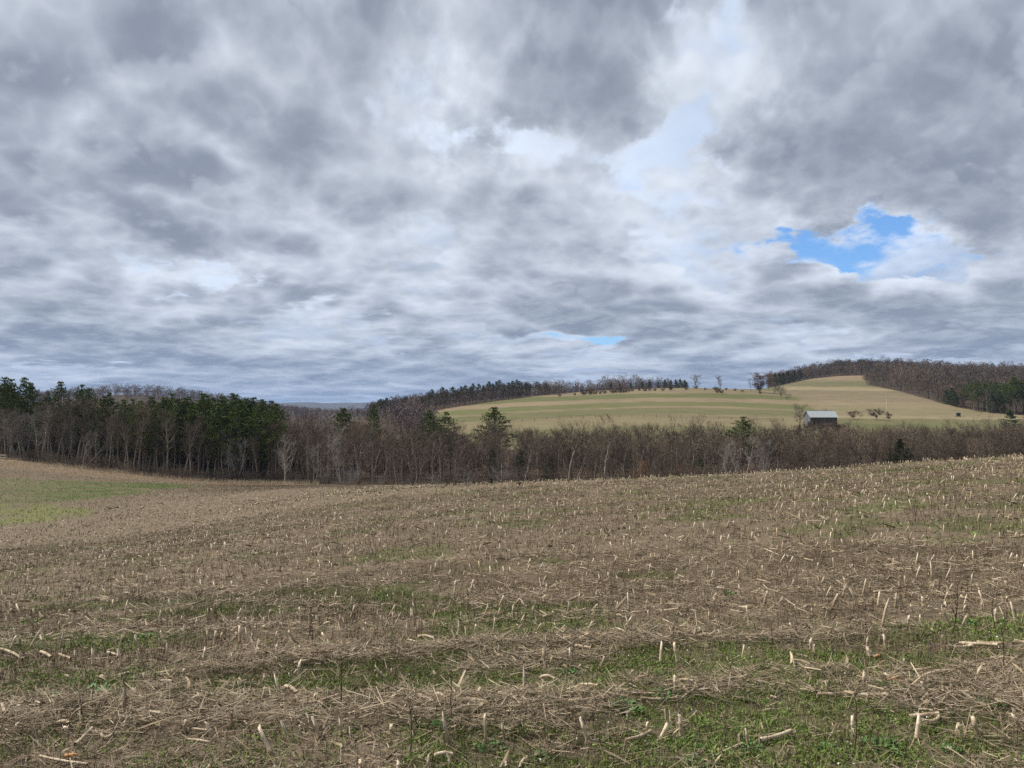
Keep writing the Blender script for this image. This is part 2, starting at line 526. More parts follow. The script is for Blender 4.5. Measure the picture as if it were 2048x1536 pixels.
def ground_material():
    m, N, b = new_mat("ground_cover", 0.95, 0.1)
    geo = N.new('ShaderNodeNewGeometry').outputs['Position']
    g, t, w, s, p = (attr(N, k) for k in ("green", "tan", "wood", "stubble", "pale"))
    fine = N.noise(geo, 38.0, 5, 0.65)
    mid = N.noise(geo, 4.5, 5, 0.6)
    wide = N.noise(geo, 0.06, 5, 0.6)
    stretch = N.noise(N.v('MULTIPLY', geo, (0.12, 0.55, 0.5)), 1.0, 5, 0.62)
    soil = ramp(N, fine, [(0.25, (0.058, 0.042, 0.025)), (0.5, (0.130, 0.100, 0.067)), (0.75, (0.212, 0.167, 0.115))])
    soil = N.mix(N.ss(mid, 0.38, 0.66), soil, (0.162, 0.126, 0.086))
    mead = N.mix(N.ss(stretch, 0.3, 0.7), (0.125, 0.097, 0.06), (0.172, 0.136, 0.086))
    base = N.mix(N.m('MULTIPLY', s, 1.0), mead, soil)
    tanc = N.mix(N.ss(stretch, 0.3, 0.7), (0.16, 0.114, 0.073), (0.245, 0.182, 0.118))
    tanc = N.mix(p, tanc, N.mix(N.ss(stretch, 0.3, 0.7), (0.20, 0.163, 0.09), (0.285, 0.235, 0.14)))
    base = N.mix(t, base, tanc)
    grn = N.mix(N.ss(stretch, 0.32, 0.68), (0.050, 0.071, 0.019), (0.085, 0.102, 0.032))
    grn = N.mix(N.ss(wide, 0.4, 0.65), grn, (0.092, 0.098, 0.036))
    grn = N.mix(N.m('MULTIPLY', p, 0.8), grn, (0.150, 0.150, 0.056))
    gm = N.m('MULTIPLY', g, N.ss(N.m('ADD', mid, N.m('MULTIPLY', g, 0.4)), 0.35, 0.65))
    base = N.mix(N.m('MULTIPLY', gm, 0.92), base, grn)
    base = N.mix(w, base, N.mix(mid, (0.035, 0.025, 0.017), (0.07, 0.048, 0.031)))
    b_n = N.new('ShaderNodeBump')
    b_n.inputs['Strength'].default_value = 0.7
    b_n.inputs['Distance'].default_value = 0.03
    N.put(b_n.inputs['Height'], N.m('ADD', fine, mid))
    N.put(b.inputs['Base Color'], base)
    N.put(b.inputs['Normal'], b_n.outputs[0])
    return m


def build_ground():
    th = np.concatenate([np.arange(-180, -52, 4.0), np.arange(-52, 52, 0.26), np.arange(52, 180, 4.0)])
    th = np.radians(th)
    r = [0.6, 1.2, 1.8, 2.3, 2.7]
    while r[-1] < 12:
        r.append(r[-1] + 0.075)
    while r[-1] < 60:
        r.append(r[-1] * 1.017)
    while r[-1] < 240:
        r.append(r[-1] * 1.022)
    while r[-1] < 800:
        r.append(r[-1] + 4.0)
    while r[-1] < 15000:
        r.append(r[-1] * 1.05)
    r = np.array(r)
    TH, R = np.meshgrid(th, r, indexing='ij')
    x, y = R * np.sin(TH), R * np.cos(TH)
    z = height(x, y)
    nt_, nr = len(th), len(r)
    verts = np.stack([x, y, z], -1).reshape(-1, 3)
    i, j = np.meshgrid(np.arange(nt_), np.arange(nr - 1), indexing='ij')
    i2 = (i + 1) % nt_
    quads = np.stack([i * nr + j, i * nr + j + 1, i2 * nr + j + 1, i2 * nr + j], -1).reshape(-1, 4)[:, ::-1]
    c = len(verts)
    verts = np.vstack([verts, [[0, 0, float(height(0.01, 0.01))]]])
    k = np.arange(nt_)
    tris = np.stack([np.full(nt_, c), ((k + 1) % nt_) * nr, k * nr], -1)
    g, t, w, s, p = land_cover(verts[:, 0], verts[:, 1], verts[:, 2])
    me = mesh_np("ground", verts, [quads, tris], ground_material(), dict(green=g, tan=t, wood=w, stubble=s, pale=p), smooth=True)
    add("ground", me, kind="structure", label="rolling farmland: corn stubble field, grassy swale and striped hill")


build_ground()

# ------------------------------------------------------------------ plant materials
def bark_material(name, c0, c1):
    m, N, b = new_mat(name, 0.95, 0.1)
    pos = N.new('ShaderNodeTexCoord').outputs['Object']
    n = N.noise(N.v('MULTIPLY', pos, (3, 3, 0.6)), 1.6, 5, 0.65)
    rnd = N.new('ShaderNodeObjectInfo').outputs['Random']
    col = N.mix(N.ss(n, 0.3, 0.7), c0, c1)
    col = N.mix(1.0, col, ramp(N, rnd, [(0, (0.72, 0.70, 0.70)), (0.5, (1, 1, 1)), (1, (1.25, 1.2, 1.12))]), 'MULTIPLY')
    N.put(b.inputs['Base Color'], col)
    return m


def foliage_material(name, dark, lite, dry=None):
    m, N, b = new_mat(name, 0.75, 0.25)
    r = attr(N, "tone")
    rnd = N.new('ShaderNodeObjectInfo').outputs['Random']
    stops = [(0.0, dark), (0.85, lite)] + ([(1.0, dry)] if dry else [])  # optional third stop is the top-lit green painted into pine needles
    col = ramp(N, r, stops)
    col = N.mix(1.0, col, ramp(N, rnd, [(0, (0.75, 0.78, 0.8)), (1, (1.2, 1.15, 1.0))]), 'MULTIPLY')
    N.put(b.inputs['Base Color'], col)
    return m


BARK = bark_material("bark_grey_brown", (0.17, 0.148, 0.122), (0.32, 0.285, 0.24))
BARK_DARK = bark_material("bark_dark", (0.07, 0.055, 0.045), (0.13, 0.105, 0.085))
BARK_PALE = bark_material("bark_pale", (0.24, 0.225, 0.20), (0.42, 0.40, 0.365))
TWIG = bark_material("twigs_grey_brown", (0.110, 0.087, 0.066), (0.18, 0.144, 0.112))
TWIG_RED = bark_material("twigs_red_brown", (0.112, 0.078, 0.057), (0.178, 0.126, 0.094))
TWIG_PALE = bark_material("twigs_pale_grey", (0.20, 0.18, 0.16), (0.30, 0.275, 0.25))
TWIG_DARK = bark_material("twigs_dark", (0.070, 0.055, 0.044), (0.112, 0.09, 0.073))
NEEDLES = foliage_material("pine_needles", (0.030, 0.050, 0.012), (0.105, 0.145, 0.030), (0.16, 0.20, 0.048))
NEEDLES_DARK = foliage_material("hemlock_needles", (0.022, 0.037, 0.013), (0.062, 0.090, 0.028))
ORANGE_LEAF = foliage_material("dead_beech_leaves", (0.22, 0.09, 0.025), (0.42, 0.21, 0.08))


# ------------------------------------------------------------------ tree geometry
class Geo:
    """Collects tapered tubes and blades into numpy-ready lists."""
    def __init__(self):
        self.v, self.f3, self.f4, self.t, self.n = [], [], [], [], 0

    def tube(self, pts, rads, sides):
        pts, rads = np.asarray(pts, float), np.asarray(rads, float)
        k = len(pts)
        d = np.gradient(pts, axis=0)
        d /= np.linalg.norm(d, axis=1, keepdims=True) + 1e-9
        ref = np.array([0.0, 0, 1]) if abs(d[0][2]) < 0.8 else np.array([1.0, 0, 0])
        u = np.cross(d, ref)
        u /= np.linalg.norm(u, axis=1, keepdims=True) + 1e-9
        w = np.cross(d, u)
        a = np.arange(sides) * 2 * math.pi / sides
        ring = pts[:, None] + rads[:, None, None] * (u[:, None] * np.cos(a)[None, :, None] + w[:, None] * np.sin(a)[None, :, None])
        self.v.append(ring.reshape(-1, 3))
        i, j = np.meshgrid(np.arange(k - 1), np.arange(sides), indexing='ij')
        j2 = (j + 1) % sides
        q = np.stack([i * sides + j, i * sides + j2, (i + 1) * sides + j2, (i + 1) * sides + j], -1).reshape(-1, 4) + self.n
        self.f4.append(q)
        self.t.append(np.full(k * sides, 0.5))
        self.n += k * sides

    def blades(self, p, d, L, w, tone, side=None, r=np.random.default_rng(1)):
        """Many pointed slivers: base p, direction d (unit), length L, width w."""
        p, d = np.asarray(p, float), np.asarray(d, float)
        n = len(p)
        if n == 0:
            return
        L = np.broadcast_to(L, n)[:, None]
        w = np.broadcast_to(w, n)[:, None]
        s = np.cross(d, r.normal(size=(n, 3))) if side is None else side
        s /= np.linalg.norm(s, axis=1, keepdims=True) + 1e-9
        vs = np.stack([p - s * w * 0.5, p + s * w * 0.5, p + d * L], 1).reshape(-1, 3)
        self.v.append(vs)
        self.f3.append(np.arange(3 * n).reshape(-1, 3) + self.n)
        self.t.append(np.repeat(np.broadcast_to(tone, n), 3))
        self.n += 3 * n

    def diamonds(self, p, d, L, w, tone, r=np.random.default_rng(2)):
        """Leaf or needle-spray shaped quads."""
        p, d = np.asarray(p, float), np.asarray(d, float)
        n = len(p)
        L = np.broadcast_to(L, n)[:, None]
        w = np.broadcast_to(w, n)[:, None]
        s = np.cross(d, r.normal(size=(n, 3)))
        s /= np.linalg.norm(s, axis=1, keepdims=True) + 1e-9
        vs = np.stack([p, p + d * L * 0.45 + s * w * 0.5, p + d * L, p + d * L * 0.45 - s * w * 0.5], 1).reshape(-1, 3)
        self.v.append(vs)
        self.f4.append(np.arange(4 * n).reshape(-1, 4) + self.n)
        self.t.append(np.repeat(np.broadcast_to(tone, n), 4))
        self.n += 4 * n

    def arrays(self):
        return np.concatenate(self.v), [np.concatenate(f) for f in (self.f4, self.f3) if f], np.concatenate(self.t)

    def mesh(self, name, mat, smooth=False):
        v, f, t = self.arrays()
        return mesh_np(name, v, f, mat, dict(tone=t), smooth)


def unit(v):
    v = np.asarray(v, float)
    return v / (np.linalg.norm(v, axis=-1, keepdims=True) + 1e-9)


def path(p, d, L, n, r, wob, up):
    pts = [np.array(p, float)]
    d = unit(d)
    for _ in range(n):
        d = unit(d + r.normal(size=3) * wob + np.array([0, 0, up]))
        pts.append(pts[-1] + d * L / n)
    return np.array(pts), d


def bare_tree(seed, H=13.0, clear=0.32, spread=0.30, limbs=14, stems=1, lean=0.06, up=0.16, dense=1.0, rad=0.017, twig=(0.9, 0.024)):
    """Leafless broadleaf tree: returns (trunk Geo, crown Geo)."""
    r = np.random.default_rng(seed)
    T, C = Geo(), Geo()
    tp, td = [], []
    for s in range(stems):
        a = r.uniform(0, 2 * math.pi)
        out = (0.0 if stems == 1 else 0.30) + abs(r.normal()) * lean
        hh = H * (1.0 if s == 0 else r.uniform(0.7, 0.97))
        pts, _ = path((0.08 * stems * math.cos(a) * (stems > 1), 0.08 * stems * math.sin(a) * (stems > 1), -0.3), (out * math.cos(a), out * math.sin(a), 1), hh * 0.97 + 0.3, 9, r, 0.055, 0.05 if stems == 1 else 0.10)
        R0 = H * rad * (1 if stems == 1 else 0.62)
        rads = R0 * np.array([1.25, 0.95, 0.86, 0.77, 0.67, 0.56, 0.44, 0.31, 0.18, 0.05])
        T.tube(pts, rads, 6)
        nl = max(4, int(limbs / stems ** 0.5))
        for k in range(nl):
            t = clear + (0.97 - clear) * (k + r.uniform(0, 0.9)) / nl
            f = t * 9
            i = min(int(f), 8)
            base = pts[i] * (1 - f + i) + pts[i + 1] * (f - i)
            rb = np.interp(t, np.linspace(0, 1, 10), rads)
            az = k * 2.4 + r.uniform(-0.6, 0.6)
            shape = math.sin(math.pi * min(1, max(0.12, (1.02 - t) / (1.05 - clear))) ** 0.75) * 0.75 + 0.32
            L = H * spread * shape * r.uniform(0.75, 1.2)
            pitch = r.uniform(0.45, 1.1)
            lp, ld = path(base, (math.cos(az) * math.cos(pitch), math.sin(az) * math.cos(pitch), math.sin(pitch)), L, 5, r, 0.14, up)
            lr = min(rb * 0.62, L * 0.022 + 0.02) * np.array([1, 0.8, 0.62, 0.45, 0.28, 0.12])
            T.tube(lp, lr, 4)
            for q in range(int(6 * dense + r.uniform(0, 1))):
                tt = r.uniform(0.22, 1.0) * 5
                ii = min(int(tt), 4)
                bp = lp[ii] + (lp[ii + 1] - lp[ii]) * (tt - ii)
                bd = unit(unit(lp[ii + 1] - lp[ii]) + r.normal(size=3) * 0.62 + np.array([0, 0, 0.18]))
                bl = L * r.uniform(0.28, 0.5)
                pp, pd = path(bp, bd, bl, 3, r, 0.16, up * 0.8)
                C.tube(pp, np.array([0.024, 0.017, 0.011, 0.004]) * (H / 13) ** 0.6, 3)
                nt = int(7 * dense)
                ti = r.uniform(0.15, 1.0, nt) * 3
                tii = np.minimum(ti.astype(int), 2)
                bs = pp[tii] + (pp[tii + 1] - pp[tii]) * (ti - tii)[:, None]
                ds = unit(unit(pp[tii + 1] - pp[tii]) + r.normal(size=(nt, 3)) * 0.6 + np.array([0, 0, 0.2]))
                tp.append(bs)
                td.append(ds)
    tp, td = np.concatenate(tp), np.concatenate(td)
    sc = (H / 13) ** 0.5
    L = twig[0] * sc * r.uniform(0.6, 1.3, len(tp))
    C.blades(tp, td, L, twig[1], 0.5, r=r)
    for _ in range(3):
        k = r.uniform(0.25, 0.95, len(tp))[:, None]
        q = tp + td * L[:, None] * k
        e = unit(td + r.normal(size=td.shape) * 0.6 + np.array([0, 0, 0.12]))
        C.blades(q, e, L * r.uniform(0.4, 0.7, len(tp)), twig[1] * 0.72, 0.5, r=r)
    return T, C


def pine_tree(seed, H=17.0, clear=0.32, width=0.19, tufts=1.0, whorls=15, blade=1.0, ragged=0.35):
    """White pine: bare lower stem, tiers of upswept boughs with needle sprays."""
    r = np.random.default_rng(seed)
    T, C = Geo(), Geo()
    pts, _ = path((0, 0, -0.3), (r.normal() * 0.02, r.normal() * 0.02, 1), H + 0.2, 10, r, 0.012, 0.05)
    rads = H * 0.0125 * np.array([1.3, 1, 0.92, 0.84, 0.75, 0.65, 0.54, 0.42, 0.29, 0.16, 0.03])
    T.tube(pts, rads, 6)
    P, D, TN, SZ = [], [], [], []
    for k in range(whorls):
        t = clear + (0.985 - clear) * (k / (whorls - 1)) ** 0.92
        f = t * 10
        i = min(int(f), 9)
        base = pts[i] + (pts[i + 1] - pts[i]) * (f - i)
        g = (t - clear) / (1 - clear)
        prof = (min(1.0, 0.55 + 1.6 * g) if g < 0.3 else (1.03 - ((g - 0.3) / 0.73) ** 1.5))
        nb = 5 if g < 0.85 else 4
        a0 = r.uniform(0, 6.3)
        for b in range(nb):
            if r.random() < 0.12 + 0.25 * (g < 0.12):
                continue
            L = max(0.5, H * width * prof * (1 + ragged * r.normal() * 0.6))
            az = a0 + b * 2 * math.pi / nb + r.uniform(-0.3, 0.3)
            pitch = r.uniform(-0.02, 0.28) + 0.75 * g ** 2.2
            bp, bd = path(base, (math.cos(az) * math.cos(pitch), math.sin(az) * math.cos(pitch), math.sin(pitch)), L, 4, r, 0.08, 0.07)
            T.tube(bp, np.array([0.05, 0.04, 0.03, 0.02, 0.006]) * (H / 17), 3)
            m = int((4 + L * 5.5) * tufts)
            tt = r.uniform(0.28, 1.0, m) ** 0.8 * 4
            ii = np.minimum(tt.astype(int), 3)
            q = bp[ii] + (bp[ii + 1] - bp[ii]) * (tt - ii)[:, None]
            lat = r.normal(size=(m, 3)) * np.array([0.40, 0.40, 0.08]) * (0.4 + 0.22 * L)
            q = q + lat + np.array([0, 0, 0.06])
            outw = unit(bp[ii + 1] - bp[ii])
            for _ in range(5):
                e = unit(outw * 0.55 + r.normal(size=(m, 3)) * 0.55 + np.array([0, 0, 0.5]))
                P.append(q)
                D.append(e)
                TN.append(np.clip(0.35 + 0.28 * r.normal(size=m) + 0.2 * (lat[:, 2] > 0), 0, 1))  # upper sprays toned lighter: light from above put into the colour
                SZ.append(r.uniform(0.28, 0.52, m))
    P, D, TN, SZ = map(np.concatenate, (P, D, TN, SZ))
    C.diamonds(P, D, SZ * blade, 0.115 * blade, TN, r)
    return T, C


def shrub(seed, H=3.2, stems=9, spread=0.55, n=1.0, wt=1.0):
    """Leafless multi-stem bush: (stems Geo, twigs Geo)."""
    r = np.random.default_rng(seed)
    T, C = Geo(), Geo()
    for s in range(stems):
        a = s * 2.4 + r.uniform(-0.4, 0.4)
        o = spread * r.uniform(0.25, 1.0)
        L = H * r.uniform(0.7, 1.05)
        pts, _ = path((0.12 * math.cos(a), 0.12 * math.sin(a), -0.15), (o * math.cos(a), o * math.sin(a), 1), L, 5, r, 0.12, -0.02)
        T.tube(pts, H * 0.0095 * np.array([1, 0.8, 0.6, 0.42, 0.25, 0.08]), 4)
        m = int(26 * n)
        t = r.uniform(0.15, 1.0, m) * 5
        i = np.minimum(t.astype(int), 4)
        q = pts[i] + (pts[i + 1] - pts[i]) * (t - i)[:, None]
        d = unit(unit(pts[i + 1] - pts[i]) + r.normal(size=(m, 3)) * 0.75)
        l = H * 0.26 * r.uniform(0.5, 1.2, m)
        C.blades(q, d, l, 0.017 * wt, 0.5, r=r)
        for _ in range(4):
            k = r.uniform(0.2, 0.95, m)[:, None]
            C.blades(q + d * l[:, None] * k, unit(d + r.normal(size=(m, 3)) * 0.7), l * r.uniform(0.35, 0.7, m), 0.012 * wt, 0.5, r=r)
    return T, C


def kit(fn, seeds, bark, crown_mat, base, **kw):
    out = []
    for s in seeds:
        T, C = fn(s, **kw)
        h = float(max(np.concatenate(C.v)[:, 2].max(), np.concatenate(T.v)[:, 2].max()))
        out.append((T.mesh(base + "_trunk", bark, True), C.mesh(base + "_crown", crown_mat), h))
    return out


def retint(k, bark, twig):
    out = []
    for t, c, h in k:
        t2, c2 = t.copy(), c.copy()
        t2.materials[0], c2.materials[0] = bark, twig
        out.append((t2, c2, h))
    return out


FOREST = kit(bare_tree, range(101, 107), BARK, TWIG, "forest_tree", H=13, clear=0.36, spread=0.24, limbs=15)
FOREST_R = retint(FOREST, BARK, TWIG_RED)
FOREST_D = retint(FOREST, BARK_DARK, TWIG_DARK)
BIRCH = kit(bare_tree, range(111, 114), BARK_PALE, TWIG_PALE, "pale_tree", H=11, clear=0.3, spread=0.28, limbs=15, stems=2, rad=0.016, twig=(0.9, 0.026))
BIRCH_G = retint(BIRCH, BARK, TWIG)
THICKET = kit(bare_tree, range(121, 126), BARK_DARK, TWIG, "thicket_tree", H=9, clear=0.16, spread=0.34, limbs=16, stems=2, dense=1.1)
LONE = kit(bare_tree, range(131, 134), BARK_DARK, TWIG, "lone_tree", H=12, clear=0.26, spread=0.40, limbs=16, dense=1.2, twig=(1.0, 0.055))
ROUND = kit(bare_tree, range(141, 143), BARK_DARK, TWIG_RED, "round_tree", H=14, clear=0.10, spread=0.44, limbs=26, dense=1.7, twig=(1.1, 0.075))
APPLE = kit(bare_tree, range(151, 154), BARK_DARK, TWIG_DARK, "apple_tree", H=5, clear=0.28, spread=0.62, limbs=14, dense=1.3, up=0.02, twig=(1.0, 0.09))
SHRUBS = kit(shrub, range(161, 165), BARK, TWIG, "shrub")
SHRUBS_R = retint(SHRUBS, BARK_DARK, TWIG_RED)
SHRUBS_P = retint(SHRUBS, BARK_PALE, TWIG_PALE)
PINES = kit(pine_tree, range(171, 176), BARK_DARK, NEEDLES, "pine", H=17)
PINES_OPEN = kit(pine_tree, range(181, 184), BARK_DARK, NEEDLES_DARK, "open_pine", H=16, clear=0.5, width=0.17, whorls=10, tufts=0.8, blade=1.5, ragged=0.6)
HEMLOCK = kit(pine_tree, range(191, 193), BARK_DARK, NEEDLES_DARK, "hemlock", H=9, clear=0.06, width=0.24, whorls=14, tufts=1.3)


def plant(name, kit_, k, px, depth, H, rz=None, label=None, category="tree", group=None, parts=("trunk", "crown"), wide=1.0, sink=0.0):
    """Stand one tree: an Empty at its foot with its trunk and crown."""
    t, c, h = kit_[k % len(kit_)]
    s = H / h
    p = at(px, depth)
    root = add(name, None, loc=tuple(p - np.array([0, 0, sink])), rz=rng.uniform(0, 6.28) if rz is None else rz, scale=(s * wide, s * wide, s), label=label, category=category, group=group)
    add(parts[0], t, root)
    add(parts[1], c, root)
    return root

# ------------------------------------------------------------------ the wood on the left
ONES = ["", "first", "second", "third", "fourth", "fifth", "sixth", "seventh", "eighth", "ninth", "tenth", "eleventh", "twelfth", "thirteenth", "fourteenth", "fifteenth", "sixteenth", "seventeenth", "eighteenth", "nineteenth"]


def nth(n):
    if n < 20:
        return ONES[n]
    t = {2: ("twentieth", "twenty"), 3: ("thirtieth", "thirty"), 4: ("fortieth", "forty"), 5: ("fiftieth", "fifty")}[n // 10]
    return t[0] if n % 10 == 0 else t[1] + "-" + ONES[n % 10]


def left_zone(px):
    return "near the rail fence" if px < 20 else ("below the left pine tops" if px < 185 else ("below the gap between pines" if px < 290 else ("below the pine stand's left half" if px < 425 else "below the pine stand's right half")))


def belt_zone(px):
    for lim, t in ((640, "right beside the pine stand"), (760, "below the distant blue ridge"), (900, "below the hillside pine wood"), (1050, "below the striped hill's left end"), (1180, "left of the striped hill's middle"), (1300, "below the hill's crest wood"), (1420, "below the two lone crest trees"), (1560, "around the whitish trees"), (1680, "in front of the barn"), (1800, "below the apple trees"), (1930, "below the right hill wood")):
        if px < lim:
            return t
    return "at the belt's right end"


def jit(a):
    return rng.uniform(-a, a)


def wood_left():
    # front row: leafless trees along the field edge
    px = -150.0
    k = 0
    while px < 560:
        dep = wood_front(px) + 1.5 + rng.uniform(0, 7)
        H = np.interp(px, [-150, 0, 100, 200, 300, 430, 560], [12.5, 13.5, 16, 15.5, 14.5, 12, 12.5]) * rng.uniform(0.7, 1.05)
        if rng.random() < 0.16:
            plant("pale_tree", BIRCH, k, px, dep, H * 0.9, label=f"slender pale-barked tree at the left wood's edge, {left_zone(px)}", group="pale trees along the left wood edge")
        else:
            plant("bare_tree", FOREST, k, px, dep, H, label=f"{'tall' if H > 12.3 else 'short'} leafless grey tree at the left wood's edge, {left_zone(px)}", group="bare trees along the left wood edge")
        px += rng.uniform(5, 12)
        k += 1
    # second rows, darker
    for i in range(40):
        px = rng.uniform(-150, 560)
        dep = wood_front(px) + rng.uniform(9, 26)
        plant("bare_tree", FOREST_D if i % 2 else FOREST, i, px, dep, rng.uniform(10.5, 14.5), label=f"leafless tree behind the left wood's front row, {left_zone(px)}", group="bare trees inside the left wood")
    # pines: clusters as the skyline shows them
    tops = [(-120, 760), (-80, 752), (-40, 756), (5, 752), (22, 754), (45, 753), (62, 764), (90, 777), (122, 757), (166, 765), (176, 772), (208, 788), (226, 787), (250, 792), (268, 795),
            (284, 796), (304, 792), (318, 800), (333, 797), (346, 788), (357, 795), (372, 790), (386, 793), (404, 783), (414, 792), (428, 790), (444, 791), (458, 785), (468, 788), (482, 795), (492, 798), (505, 796), (517, 799), (530, 798), (542, 797), (551, 800)]
    for i, (px, py) in enumerate(tops):
        dep = wood_front(px) + rng.uniform(7, 15)
        g = float(height((px - CX) / F_PX * dep, dep))
        H = (HY - py) / F_PX * dep + EYE - g + jit(0.5)
        plant("pine_tree", PINES, i, px, dep, H, label=f"{nth(i + 1)} skyline pine of the left wood, counted from the left", group="pines of the left wood", wide=1.05 if px > 280 else 0.95)
    for i in range(22):
        px = rng.uniform(-140, 50) if i < 7 else rng.uniform(295, 545)
        dep = wood_front(px) + rng.uniform(18, 40)
        py = np.interp(px, [-140, 60, 150, 300, 560], [768, 768, 782, 803, 806])
        g = float(height((px - CX) / F_PX * dep, dep))
        plant("pine_tree", PINES, i, px, dep, (HY - py) / F_PX * dep + EYE - g, label=f"dark pine deep in the left wood, mostly hidden, {left_zone(px).replace('below', 'behind')}", group="hidden pines of the left wood", wide=1.1)
    # low front boughs of the pine stand at x 300-550
    for i, (px, py) in enumerate([(312, 830), (345, 822), (380, 818), (440, 812), (475, 806), (520, 812), (545, 818)]):
        dep = wood_front(px) + rng.uniform(4, 7)
        g = float(height((px - CX) / F_PX * dep, dep))
        plant("pine_tree", PINES, i + 2, px, dep, (HY - py) / F_PX * dep + EYE - g, label=f"{nth(i + 1)} from left of the shorter pines fronting the left pine stand", group="front pines of the left stand", wide=1.25)
    # shrubs in front
    px = -140.0
    k = 0
    while px < 600:
        dep = wood_front(px) + rng.uniform(-0.5, 3)
        H = rng.uniform(1.6, 4.0)
        plant("bare_shrub", SHRUBS if k % 3 else SHRUBS_R, k, px, dep, H, label=f"leafless {'grey-brown' if k % 3 else 'reddish'} bush at the left wood's foot, {left_zone(px)}", category="shrub", group="bushes at the foot of the left wood", parts=("stems", "twigs"), wide=1.25)
        px += rng.uniform(7, 17)
        k += 1
    # leaning pale tree that crosses the others
    o = plant("pale_tree", BIRCH, 1, 170, wood_front(170) + 0.8, 9.0, label="pale thin tree leaning to the right across the left wood", rz=0.4)
    o.rotation_euler = (0.0, math.radians(24), 0.3)


def hedgerow():
    """Trees in the valley bottom, seen over the crest of the field."""
    top_px = [560, 620, 700, 760, 800, 870, 940, 1000, 1050, 1150, 1230, 1300, 1380, 1450, 1520, 1600, 1680, 1760, 1850, 1950, 2048, 2200]
    top_py = [815, 818, 818, 822, 835, 838, 836, 826, 834, 836, 834, 840, 842, 846, 840, 841, 844, 832, 827, 828, 824, 824]
    for row, (d0, n, lo, hi, shade) in enumerate([(1, 84, 0.55, 0.98, 0), (9, 72, 0.68, 1.06, 1), (18, 54, 0.8, 1.14, 2)]):
        for i in range(n):
            px = 555 + (2230 - 555) * (i + rng.uniform(0, 1)) / n
            dep = wood_front(px) + d0 + rng.uniform(0, 8)
            g = float(height((px - CX) / F_PX * dep, dep))
            H = ((HY - np.interp(px, top_px, top_py)) / F_PX * dep + EYE - g) * rng.uniform(lo, hi)
            if px < 900:
                kt = [FOREST_R, FOREST, FOREST_R, FOREST][(i + row) % 4]
                lab, grp = "reddish-brown leafless tree in the valley belt beside the left pine stand", "reddish bare trees of the valley belt"
            elif px < 1560:
                kt = [FOREST, FOREST_D, FOREST, THICKET, FOREST, BIRCH_G][(i + row) % 6]
                lab, grp = "grey-brown leafless tree in the valley belt below the striped hill", "grey bare trees of the valley belt"
            else:
                kt = [THICKET, THICKET, FOREST_D][(i + row) % 3]
                lab, grp = "bushy dark leafless tree in the valley belt right of the barn, over the field crest", "bushy bare trees of the valley belt"
            lab = lab.split(" in the valley belt")[0] + f" in the valley belt's {['front', 'middle', 'back'][row]} row, {belt_zone(px)}"
            plant("bare_tree" if px < 1560 else "thicket_tree", kt, i + row, px, dep, H, label=lab, group=grp, wide=rng.uniform(0.95, 1.3))
    for i in range(86):
        px = 560 + (2200 - 560) * (i + rng.uniform(0, 1)) / 86
        dep = wood_front(px) + rng.uniform(-1.5, 4)
        kt = [SHRUBS, SHRUBS_P, SHRUBS_R][i % 3] if px < 1100 else [SHRUBS, SHRUBS_R][i % 2]
        plant("bare_shrub", kt, i, px, dep, rng.uniform(2.0, 4.6), label=f"leafless bush at the foot of the valley tree belt, {belt_zone(px)}", category="shrub", group="bushes of the valley belt", parts=("stems", "twigs"), wide=1.2)
    # pale trees standing out in front of the belt
    spots = [(630, 8.5, "pale grey bare tree with forked stem just right of the pine stand"),
             (572, 9.5, "crooked pale bare tree beside the last pine of the left stand"),
             (686, 11.5, "tall straight pale tree rising alone before the reddish belt"),
             (1452, 7.6, "left of three whitish slender trees before the valley belt"),
             (1482, 8.6, "middle and fullest of three whitish trees before the valley belt"),
             (1523, 7.4, "right of three whitish slender trees before the valley belt")]
    for i, (px, H, lab) in enumerate(spots):
        plant("pale_tree", BIRCH, i, px, wood_front(px) - 2.0 - (4 if px > 1400 else 0), H, label=lab)
    # evergreens in the belt
    for i, (px, py, w, dd, lab) in enumerate([
            (685, 813, 1.5, 28, "single pine top poking over the reddish tree belt"),
            (858, 818, 1.1, 30, "left of two dark pines at the belt's top below the hill's left end"),
            (884, 822, 1.6, 28, "right and wider of two dark pines at the belt's top below the hill's left end"),
            (990, 812, 1.7, 26, "round-topped pine rising above the belt before the striped hill"),
            (1484, 832, 1.8, 20, "lone dark green pine in the belt behind the whitish trees"),
            (748, 806, 0.9, 60, "small pine on the skyline left of the hillside pine wood"),
            (1797, 876, 1.2, 3, "small dark evergreen low in the belt right of the barn")]):
        dep = wood_front(px) + dd
        g = float(height((px - CX) / F_PX * dep, dep))
        plant("pine_tree", PINES if i != 6 else HEMLOCK, i, px, dep, (HY - py) / F_PX * dep + EYE - g, label=lab, wide=w)
    for i, (px, H) in enumerate([(985, 6.5), (1040, 6.5), (1100, 5.0), (1405, 5.0), (205, 6), (225, 5)]):
        plant("hemlock_tree", HEMLOCK, i, px, wood_front(px) + rng.uniform(6, 12), H, label=f"small dark evergreen among bare trunks, {belt_zone(px) if px > 560 else left_zone(px)}", group="small evergreens among the bare trunks")
    # little beech still holding its orange leaves
    root = plant("beech_sapling", FOREST, 2, 1283, wood_front(1283) - 3, 5.2, label="small sapling with dead orange leaves in front of the dark belt")
    r = np.random.default_rng(77)
    G = Geo()
    n = 420
    p = np.stack([r.normal(0, 1.15, n), r.normal(0, 1.15, n), r.uniform(3.5, 12.0, n)], 1)
    G.diamonds(p, unit(r.normal(size=(n, 3))), 0.42, 0.26, r.random(n), r)
    add("leaves", G.mesh("beech_leaves", ORANGE_LEAF), root)


